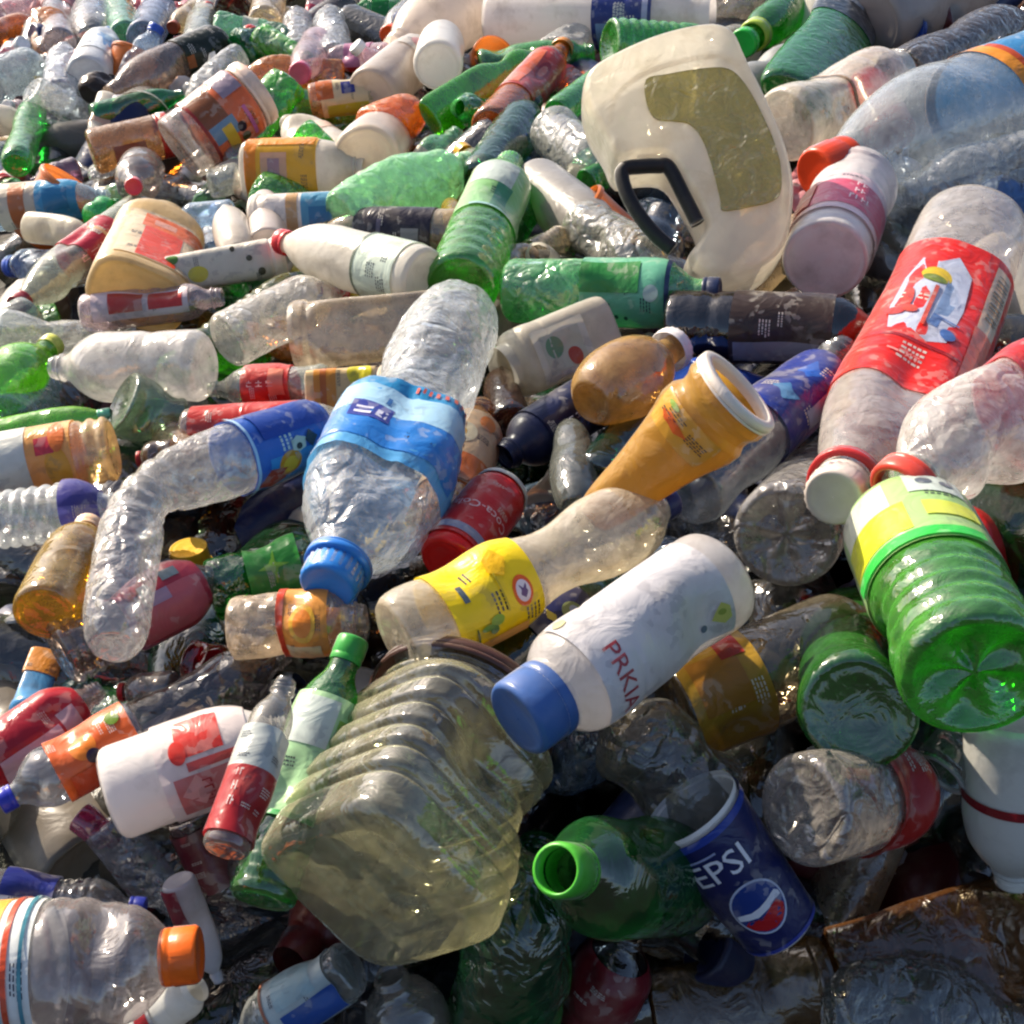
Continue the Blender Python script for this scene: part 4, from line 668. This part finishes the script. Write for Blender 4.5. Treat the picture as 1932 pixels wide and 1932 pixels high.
# ------------------------------------------------------------------ big milky jug with black handle
def milky_jug():
    out = [(1097,205),(1108,165),(1160,132),(1230,102),(1300,84),(1345,82),(1378,100),(1402,150),(1438,222),(1470,300),(1486,370),(1484,430),(1470,492),(1436,530),(1385,552),(1335,556),(1300,536),(1290,505),(1312,470),(1318,445),(1290,390),(1254,336),(1210,330),(1160,336),(1135,290),(1110,250)]
    def zz(x, y): return .985 + .00006 * (1932 - y) * .8 + .035 - .00002 * x      # leans back along the slope
    def dense(p, n):
        r = []; m = len(p)
        for i in range(m):
            a, b, c_, d = (Vector((*p[(i+k) % m], 0)) for k in (-1, 0, 1, 2))
            for j in range(n):
                t = j / n; r.append(.5 * (2*b + (c_-a)*t + (2*a-5*b+4*c_-d)*t*t + (3*b-a-3*c_+d)*t**3))
        return r
    pts = dense(out, 4); n = len(pts)
    area = sum(pts[i].x*pts[(i+1) % n].y - pts[(i+1) % n].x*pts[i].y for i in range(n)); sg = 1 if area > 0 else -1
    nor = []
    for i in range(n):
        t = (pts[(i+2) % n] - pts[i-2]).normalized(); nor.append(Vector((-t.y, t.x, 0)) * sg)
    T = .045; V, Fc = [], []; z0 = 1.10
    dz = (CM.to_3x3() @ Vector((0, 0, 1)))
    base = lambda q: P(q.x, q.y, zz(q.x, q.y))
    nrm = (base(Vector((1200, 150, 0))) - base(Vector((1400, 500, 0)))).cross(base(Vector((1400, 150, 0))) - base(Vector((1400, 500, 0)))).normalized()
    if nrm.dot(dz) < 0: nrm = -nrm
    prs = [(16, 1.0), (9, .93), (4, .76), (1, .5), (0, .2), (0, -.2), (1, -.5), (4, -.76), (9, -.93), (16, -1.0)]
    for ins, d in prs:
        for i in range(n):
            q = pts[i] + nor[i] * ins; V.append(base(q) + nrm * (T * d))
    for j in range(len(prs) - 1):
        for i in range(n):
            k = (i+1) % n; Fc.append((j*n+i, j*n+k, (j+1)*n+k, (j+1)*n+i))
    bm = bmesh.new(); vv = [bm.verts.new(v) for v in V]
    for f in Fc: bm.faces.new([vv[i] for i in f])
    f1 = bm.faces.new([vv[i] for i in range(n)][::-1]); f2 = bm.faces.new([vv[(len(prs)-1)*n + i] for i in range(n)])
    bmesh.ops.triangulate(bm, faces=[f1, f2]); bmesh.ops.recalc_face_normals(bm, faces=bm.faces)
    me = bpy.data.meshes.new('body'); O3 = base(Vector((1340, 540, 0))) - nrm * T
    for v in bm.verts: v.co -= O3
    bm.to_mesh(me); bm.free(); me.materials.append(M('f4efe2', .6, .36, 'c4ae88', .28, .6, .5)); me.polygons.foreach_set('use_smooth', [True]*len(me.polygons))
    e = link(bpy.data.objects.new('plastic_jug', None)); e.location = O3
    tag(e, 'big flat-sided milky jug with an olive panel and black handle', 'jug')
    b = link(bpy.data.objects.new('body', me)); b.parent = e
    def panel(name, poly, col, off, nd=4):
        p = dense(poly, nd); bm = bmesh.new(); vs2 = [bm.verts.new(base(q) + nrm * (T + off) - O3) for q in p]
        lo = [bm.verts.new(base(q) + nrm * (T - .001) - O3) for q in p]
        m = len(p)
        for i in range(m): bm.faces.new((vs2[i], vs2[(i+1) % m], lo[(i+1) % m], lo[i]))
        bmesh.ops.triangulate(bm, faces=[bm.faces.new(vs2)]); bmesh.ops.recalc_face_normals(bm, faces=bm.faces)
        me = bpy.data.meshes.new(name); bm.to_mesh(me); bm.free(); me.materials.append(col)
        o = link(bpy.data.objects.new(name, me)); o.parent = e; return o
    ol = C('c8bf70', .95, 'a0974e', 1.0, .14)
    panel('raised_panel', [(1212,196),(1250,186),(1310,176),(1360,176),(1392,205),(1425,265),(1452,335),(1456,395),(1440,415),(1400,425),(1352,432),(1346,410),(1334,360),(1315,305),(1292,276),(1262,270),(1230,266),(1214,240)], ol, .0022)
    # moulded ridge that follows the panel
    # a moulded ridge and the black handle
    def tube(name, path, rad, mat, closed):
        pp = dense(path, 6) if closed else None
        if not closed:
            pp = []
            m = len(path)
            for i in range(m-1):
                g = lambda k: Vector((*path[max(0, min(m-1, k))], 0)); a, b_, c_, d = g(i-1), g(i), g(i+1), g(i+2)
                for j in range(8): t = j/8; pp.append(.5*(2*b_+(c_-a)*t+(2*a-5*b_+4*c_-d)*t*t+(3*b_-a-3*c_+d)*t**3))
            pp.append(Vector((*path[-1], 0)))
        Q = [base(q) + nrm * (T * .75) - O3 for q in pp]; V, Fc = [], []; m = len(Q); K = 12
        for i in range(m):
            t = (Q[(i+1) % m] - Q[i-1]) if closed else (Q[min(m-1, i+1)] - Q[max(0, i-1)])
            t.normalize(); sd = t.cross(nrm).normalized()
            for k in range(K):
                a = 2*math.pi*k/K; V.append(Q[i] + sd*rad*math.cos(a) + nrm*rad*1.3*math.sin(a))
        for i in range(m if closed else m-1):
            for k in range(K):
                a = (i+1) % m; b2 = (k+1) % K; Fc.append((i*K+k, i*K+b2, a*K+b2, a*K+k))
        if not closed: Fc.append(tuple(range(K))); Fc.append(tuple(range((m-1)*K, m*K)))
        o = mesh_obj(name, V, Fc, [mat], e); return o
    blk = O('121114', .65, .15, 0)
    tube('handle', [(1308,446),(1284,398),(1256,345),(1236,341),(1205,342),(1176,346),(1170,362),(1182,398),(1205,436),(1232,468),(1262,494)],   .0062, blk, False)
    tube('moulded_ridge', [(1150,262),(1158,215),(1200,178),(1268,152),(1335,140),(1375,152),(1408,205),(1445,290),(1468,370),(1462,440)], .0022, M('f4efe2', .6, .36, 'c4ae88', .28, .6, .5), False)
    HEROES.append((1290, 320, 'big flat-sided milky jug'))
milky_jug()

# ------------------------------------------------------------------ lower layer: many more bottles showing in the gaps
def fillers():
    rnd = random.Random(2024)
    kinds = [
      ('crushed clear bottle', B_, 'water', C('e2e6e6', .35, 'b0b0ac', 1.0, .06), .032, .20, dict(crush=.14, facet=9), None, None),
      ('clear bottle with white cap', B_, 'pet', G['clear'], .033, .22, {}, 'd8d8d4', None),
      ('green bottle', B_, 'pet', G['dgreen'], .033, .22, dict(dents=2), None, None),
      ('bottle with red label', B_, 'pet', CLR(.32), .032, .22, {}, 'b02428', dict(v=(.4, .66), col='b42a2c', d=[('rect', -20, 30, .44, .6, 'd8b0a8')])),
      ('milky white bottle', B_, 'milk', M('dcd6cc', .5, .04), .035, .19, {}, None, None),
      ('bottle with blue label', B_, 'water', CLR(.34), .031, .21, dict(ribs=(.06, .36, 4, .07)), '3050a8', dict(v=(.42, .68), col='3a6cb4', d=[('band', .52, .55, 'd0dce8')])),
      ('smoky grey bottle', B_, 'tea', G['dark'], .032, .20, dict(crush=.06), None, None),
      ('brown bottle', B_, 'tea', G['brown'], .031, .2, {}, None, dict(v=(.3, .6), col='5c4430')),
      ('crushed green bottle', B_, 'pet', C('3a9a50', .35, '3f8f4c', 1.0, .06), .034, .20, dict(crush=.16, facet=9), None, None),
      ('yellow-orange bottle', B_, 'wide', C('d8983c', .45, 'b87c30'), .030, .18, {}, 'd88030', None),
      ('beige bottle', B_, 'oval', G['beige'], .032, .18, dict(flat=.7, dents=1), None, None),
      ('clear bottle with orange label', B_, 'tea', CLR(.3), .031, .21, {}, 'd87028', dict(v=(.34, .66), col='d2762e', d=[('ell', 0, .5, 26, .07, 'ecc05c')])),
      ('blue-tinted crushed bottle', B_, 'water', C('a8c4e0', .36, '8ca4bc', 1.0, .06), .032, .2, dict(crush=.12, facet=8), None, None),
      ('bottle with purple label', B_, 'pet', CLR(.3), .032, .22, {}, None, dict(v=(.4, .66), col='6a3c78', d=[('rect', -10, 30, .45, .6, 'c8a8cc')])),
    ]
    protos = []
    far = Vector((0, 0, 0))
    for i, (nm, on, k, mat, R, L, sk, cap, lab) in enumerate(kinds):
        s = Shape(Vector((0, 0, 0)), Vector((0, 0, L)), R, k, seed=300 + i, face=Vector((.9, .3, L/2)), **sk)
        kw = {}
        if k != 'milk' and k != 'jar': kw['capv'] = (.94, 1.02)
        o = make(on, 'bottle', '', s, mat, cap=cap, lab=lab, nu=32, nv=32, star=.12 if k == 'pet' else 0, conc=.12, **kw)
        protos.append((nm, o))
    def copy(o):
        c = o.copy(); link(c)
        for ch in o.children: d = ch.copy(); link(d); d.parent = c
        return c
    used_label = set(); placed = []; used_proto = set(); N = 0
    cand = []
    # spots spread evenly over the slope itself
    tries = 0; spots = []
    while tries < 60000 and len(spots) < NFILL:
        tries += 1
        x = rnd.uniform(-130, 2060); y = rnd.uniform(-110, 2050); z = 1 / invz(x, y)
        if rnd.random() > (z / 2.2) ** 3: continue
        p = plane(x, y)
        if all((p - q).length > .083 for _, _, q in spots): spots.append((x, y, p))
    ex = (plane(1100, 900) - plane(900, 900)).normalized(); ey = (plane(966, 700) - plane(966, 900)).normalized(); ez = ex.cross(ey).normalized()
    for (x, y, p) in spots:
        i = rnd.randrange(len(protos)); near = sorted(HEROES, key=lambda hh: (hh[0]-x)**2 + (hh[1]-y)**2)
        lb = None
        for hh in near[:30]:
            for di in range(len(protos)):
                j = (i + di) % len(protos); cnd = protos[j][0] + ' wedged beneath the ' + hh[2]
                if cnd not in used_label and len(cnd.replace('-', ' ').split()) <= 16: lb = cnd; i = j; break
            if lb: break
        used_label.add(lb); nm, pr = protos[i]
        o = pr if i not in used_proto else copy(pr); used_proto.add(i)
        ang = math.radians(rnd.gauss(28, 50)) + (math.pi if rnd.random() < .5 else 0); tilt = math.radians(rnd.gauss(0, 16))
        ax = (ex * math.cos(ang) + ey * math.sin(ang)) * math.cos(tilt) + ez * math.sin(tilt)
        yv = ez.cross(ax).normalized(); xv = yv.cross(ax)
        mt = Matrix((xv, yv, ax)).transposed().to_4x4(); mt = mt @ Matrix.Rotation(rnd.uniform(0, 6.28), 4, 'Z')
        sc_ = rnd.uniform(.8, 1.12)
        o.matrix_world = Matrix.Translation(p - ez * rnd.uniform(.035, .075) - ax * .1 * sc_) @ mt @ Matrix.Scale(sc_, 4)
        o['label'] = lb; o['category'] = 'bottle'; o['group'] = 'bottles wedged in the lower layer of the heap'
    small = [('white plastic cup', 'plastic_cup', 'cup', 'cup', M('e4e0da', .45, .03), .032, .085, {}), ('red drinks can', 'drinks_can', 'can', 'can', M('b02020', 0, 0, '50201c', .22, .15, .25), .031, .11, dict(crush=.08)),
      ('clear lidless cup', 'plastic_cup', 'cup', 'cup', CLR(.4), .036, .10, dict(crush=.05)), ('small white pot', 'yoghurt_tub', 'tub', 'tub', M('e2dcd2', .45, .03), .03, .07, {}),
      ('blue drinks can', 'drinks_can', 'can', 'can', M('22408c', 0, 0, '50403c', .22, .15, .25), .031, .11, dict(crush=.1)), ('orange plastic pot', 'yoghurt_tub', 'tub', 'tub', M('dc7830', .4, .03), .03, .07, {}),
      ('red screw cap', 'bottle_cap', 'cap', 'tub', O('c8282c'), .015, .016, {}), ('blue screw cap', 'bottle_cap', 'cap', 'tub', O('2c5cc0'), .015, .016, {}), ('white screw cap', 'bottle_cap', 'cap', 'tub', O('e4e2de'), .015, .016, {}),
      ('yellow screw cap', 'bottle_cap', 'cap', 'tub', O('e0b028'), .015, .016, {}), ('green screw cap', 'bottle_cap', 'cap', 'tub', O('38a444'), .015, .016, {})]
    pr2 = []
    for i, (nm, on, cat, k, mat, R, Ln, sk) in enumerate(small):
        s = Shape(Vector(), Vector((0, 0, Ln)), R, k, seed=400 + i, face=Vector((.9, .3, .05)), **sk)
        pr2.append((nm, make(on, cat, '', s, mat, nu=32, nv=20, conc=.06, closetop=(k == 'can')), cat))
    def sheet(nm, mat, sz, seed):
        V, Fc = [], []; n = 26; o3 = Vector((seed * 3.3, 7, seed))
        for j in range(n):
            for i in range(n):
                x, y = (i / (n-1) - .5), (j / (n-1) - .5); edge = 1 + .25 * noise.noise(Vector((math.atan2(y, x) * 1.5, seed, 0)))
                q = Vector((x * 5, y * 5, 0)) + o3; f = noise.voronoi(q * 1.1)[0]
                V.append(Vector((x * sz * 1.5 * edge + .012 * noise.noise(q * 2), y * sz * edge + .012 * noise.noise(q * 2 + o3), .05 * noise.noise(q * .5) + .022 * (f[1] - f[0]))))
        for j in range(n-1):
            for i in range(n-1): Fc.append((j*n+i, j*n+i+1, (j+1)*n+i+1, (j+1)*n+i))
        o = mesh_obj('plastic_bag', V, Fc, [mat]); return (nm, o, 'bag')
    pr3 = [sheet('crumpled clear film', C('e4e6e6', .35, 'b8b8b4', 1.0, .06), .10, 1), sheet('torn white carrier bag', M('e4e2e0', .5, .1), .11, 2), sheet('torn blue bag', M('5c8cc8', .5, .1), .09, 3), sheet('scrap of pink film', M('d89098', .5, .15), .08, 4), sheet('scrap of brown card', M('9a7a54', .0, 0), .08, 5)]
    used2 = set(); sp2 = []; tries = 0
    while tries < 20000 and len(sp2) < 95:
        tries += 1
        x = rnd.uniform(-60, 1990); y = rnd.uniform(-60, 1900)
        if rnd.random() > (1 / invz(x, y) / 2.2) ** 3: continue
        p = plane(x, y)
        if all((p - q).length > .05 for _, _, q in sp2): sp2.append((x, y, p))
    for n_, (x, y, p) in enumerate(sp2):
        pool = pr3 if n_ % 4 == 0 else pr2; i = rnd.randrange(len(pool)); near = sorted(HEROES, key=lambda hh: (hh[0]-x)**2 + (hh[1]-y)**2); lb = None
        for hh in near[:30]:
            for di in range(len(pool)):
                j = (i + di) % len(pool); cnd = pool[j][0] + ' lodged beside the ' + hh[2]
                if cnd not in used2 and len(cnd.replace('-', ' ').split()) <= 16: lb = cnd; i = j; break
            if lb: break
        used2.add(lb); nm, pr, cat = pool[i]; o = pr if ('u', nm) not in used_proto else copy(pr); used_proto.add(('u', nm))
        ax = Vector((rnd.gauss(0, 1), rnd.gauss(0, 1), rnd.gauss(0, 1) if pool is pr2 else 3)).normalized(); ax = ex * ax.x + ey * ax.y + ez * ax.z
        mt = ax.to_track_quat('Z', 'Y').to_matrix().to_4x4() @ Matrix.Rotation(rnd.uniform(0, 6.28), 4, 'Z')
        o.matrix_world = Matrix.Translation(p - ez * (rnd.uniform(.0, .03) if cat != 'cap' else rnd.uniform(.0, .02))) @ mt @ Matrix.Scale(rnd.uniform(.85, 1.15), 4)
        o['label'] = lb; o['category'] = cat; o['group'] = {'cap': 'loose screw caps', 'bag': 'scraps of film and bags', 'cup': 'discarded cups', 'can': 'discarded cans', 'tub': 'small pots'}[cat]
    mats = [('silvery', C('eceeee', .4, 'cfd0ce', 1.0, .05)), ('green', C('58b468', .4, '5cac64', 1.0, .06)), ('bluish', C('c4d8ec', .4, 'b0c0d4', 1.0, .06)), ('pale', M('e8e2d6', .5, .08)), ('leaf-green', C('78cc58', .5, '74c054', .9, .06)), ('mint', C('a4dcb8', .5, '98ccaa', .9)), ('amber', C('e0a860', .5, 'cc9850', .8)), ('pinkish', C('e8d0d4', .5, 'd0b8bc', .9))]
    pr4 = []
    for i, (nm, mt_) in enumerate(mats):
        s = Shape(Vector(), Vector((0, 0, .13)), .029, ['water', 'pet', 'water', 'wide', 'tea', 'pet', 'wide', 'water'][i], seed=500 + i, crush=.2, facet=7, dents=4, flat=.6, face=Vector((.9, .3, .06)))
        pr4.append((nm, make('crushed_bottle', 'bottle', '', s, mt_, nu=40, nv=40, cap=[None, None, '3c60c0', None, 'c83030', None, 'e08030', 'f0f0ec'][i], capv=(.94, 1.03), lab=dict(v=(.4, .62), col=['3c78b8', '2c8c40', 'd8e0e8', 'd8b8a0', 'b83028', 'e0dcc8', 'd86830', 'c04860'][i], plain=1) if i % 2 else None)))
    sp4 = []; tries = 0
    while tries < 20000 and len(sp4) < 62:
        tries += 1; x = rnd.uniform(-20, 1150); y = rnd.uniform(-20, 960)
        if x / 1150 + y / 960 > 1.45: continue
        p = plane(x, y)
        if all((p - q).length > .085 for _, _, q in sp4): sp4.append((x, y, p))
    for n_, (x, y, p) in enumerate(sp4):
        i = rnd.randrange(8); near = sorted(HEROES, key=lambda hh: (hh[0]-x)**2 + (hh[1]-y)**2); lb = None
        for hh in near[:30]:
            for di in range(8):
                j = (i + di) % 8; cnd = 'small squashed ' + pr4[j][0] + ' bottle jammed by the ' + hh[2]
                if cnd not in used2 and len(cnd.replace('-', ' ').split()) <= 16: lb = cnd; i = j; break
            if lb: break
        used2.add(lb); nm, pr = pr4[i]; o = pr if ('q', nm) not in used_proto else copy(pr); used_proto.add(('q', nm))
        ang = rnd.uniform(0, 6.28); ax = (ex * math.cos(ang) + ey * math.sin(ang) + ez * rnd.gauss(.1, .5)).normalized()
        mt = ax.to_track_quat('Z', 'Y').to_matrix().to_4x4() @ Matrix.Rotation(rnd.uniform(0, 6.28), 4, 'Z')
        o.matrix_world = Matrix.Translation(p + ez * rnd.uniform(-.004, .026) - ax * .06) @ mt @ Matrix.Scale(rnd.uniform(.75, 1.1), 4)
        o['label'] = lb; o['category'] = 'bottle'; o['group'] = 'small squashed bottles between the bigger ones'
    for nm, pr, cat in pr2 + pr3:
        if ('u', nm) not in used_proto: bpy.data.objects.remove(pr)
    deep_layer(ex, ey, ez)
def deep_layer(ex, ey, ez):
    rnd = random.Random(77); V, Fc, mi = [], [], []
    ms = [C('989a96', .4, '54524c'), C('1c5430', .4, '1c4428'), M('7c7468', .3, .05), M('581a1c', .1, 0), M('1c2850', .1, 0), C('4c3826', .5, '3a2a1e'), C('6c7884', .4, '484e58')]  # plastics coloured darker to stand in for shade deep in the gaps
    kinds = ['pet', 'water', 'tea', 'wide', 'milk']; n = 0
    while n < 420:
        x = rnd.uniform(-160, 2090); y = rnd.uniform(-130, 2120)
        if rnd.random() > (depth(x, y) / 2.2) ** 1.6: continue
        n += 1; p = P(x, y, depth(x, y) + .03) - ez * rnd.uniform(.0, .05)
        ang = rnd.uniform(0, 6.28); ax = (ex * math.cos(ang) + ey * math.sin(ang) + ez * rnd.gauss(0, .25)).normalized()
        s = Shape(p - ax * .1, p + ax * .1, rnd.uniform(.026, .036), rnd.choice(kinds), seed=n, crush=rnd.choice([0, 0, .12]), facet=6)
        v2, f2 = body_geo(s, 14, 14); b = len(V); V += v2; Fc += [tuple(i + b for i in f) for f in f2]; mi += [rnd.randrange(len(ms)) if rnd.random() < .6 else 0] * len(f2)
    o = mesh_obj('litter', V, Fc, ms, None, plane(966, 966), mi); tag(o, 'jumbled bottles deep in the gaps between the others', 'litter', None, 'stuff')
NFILL = 170
fillers()
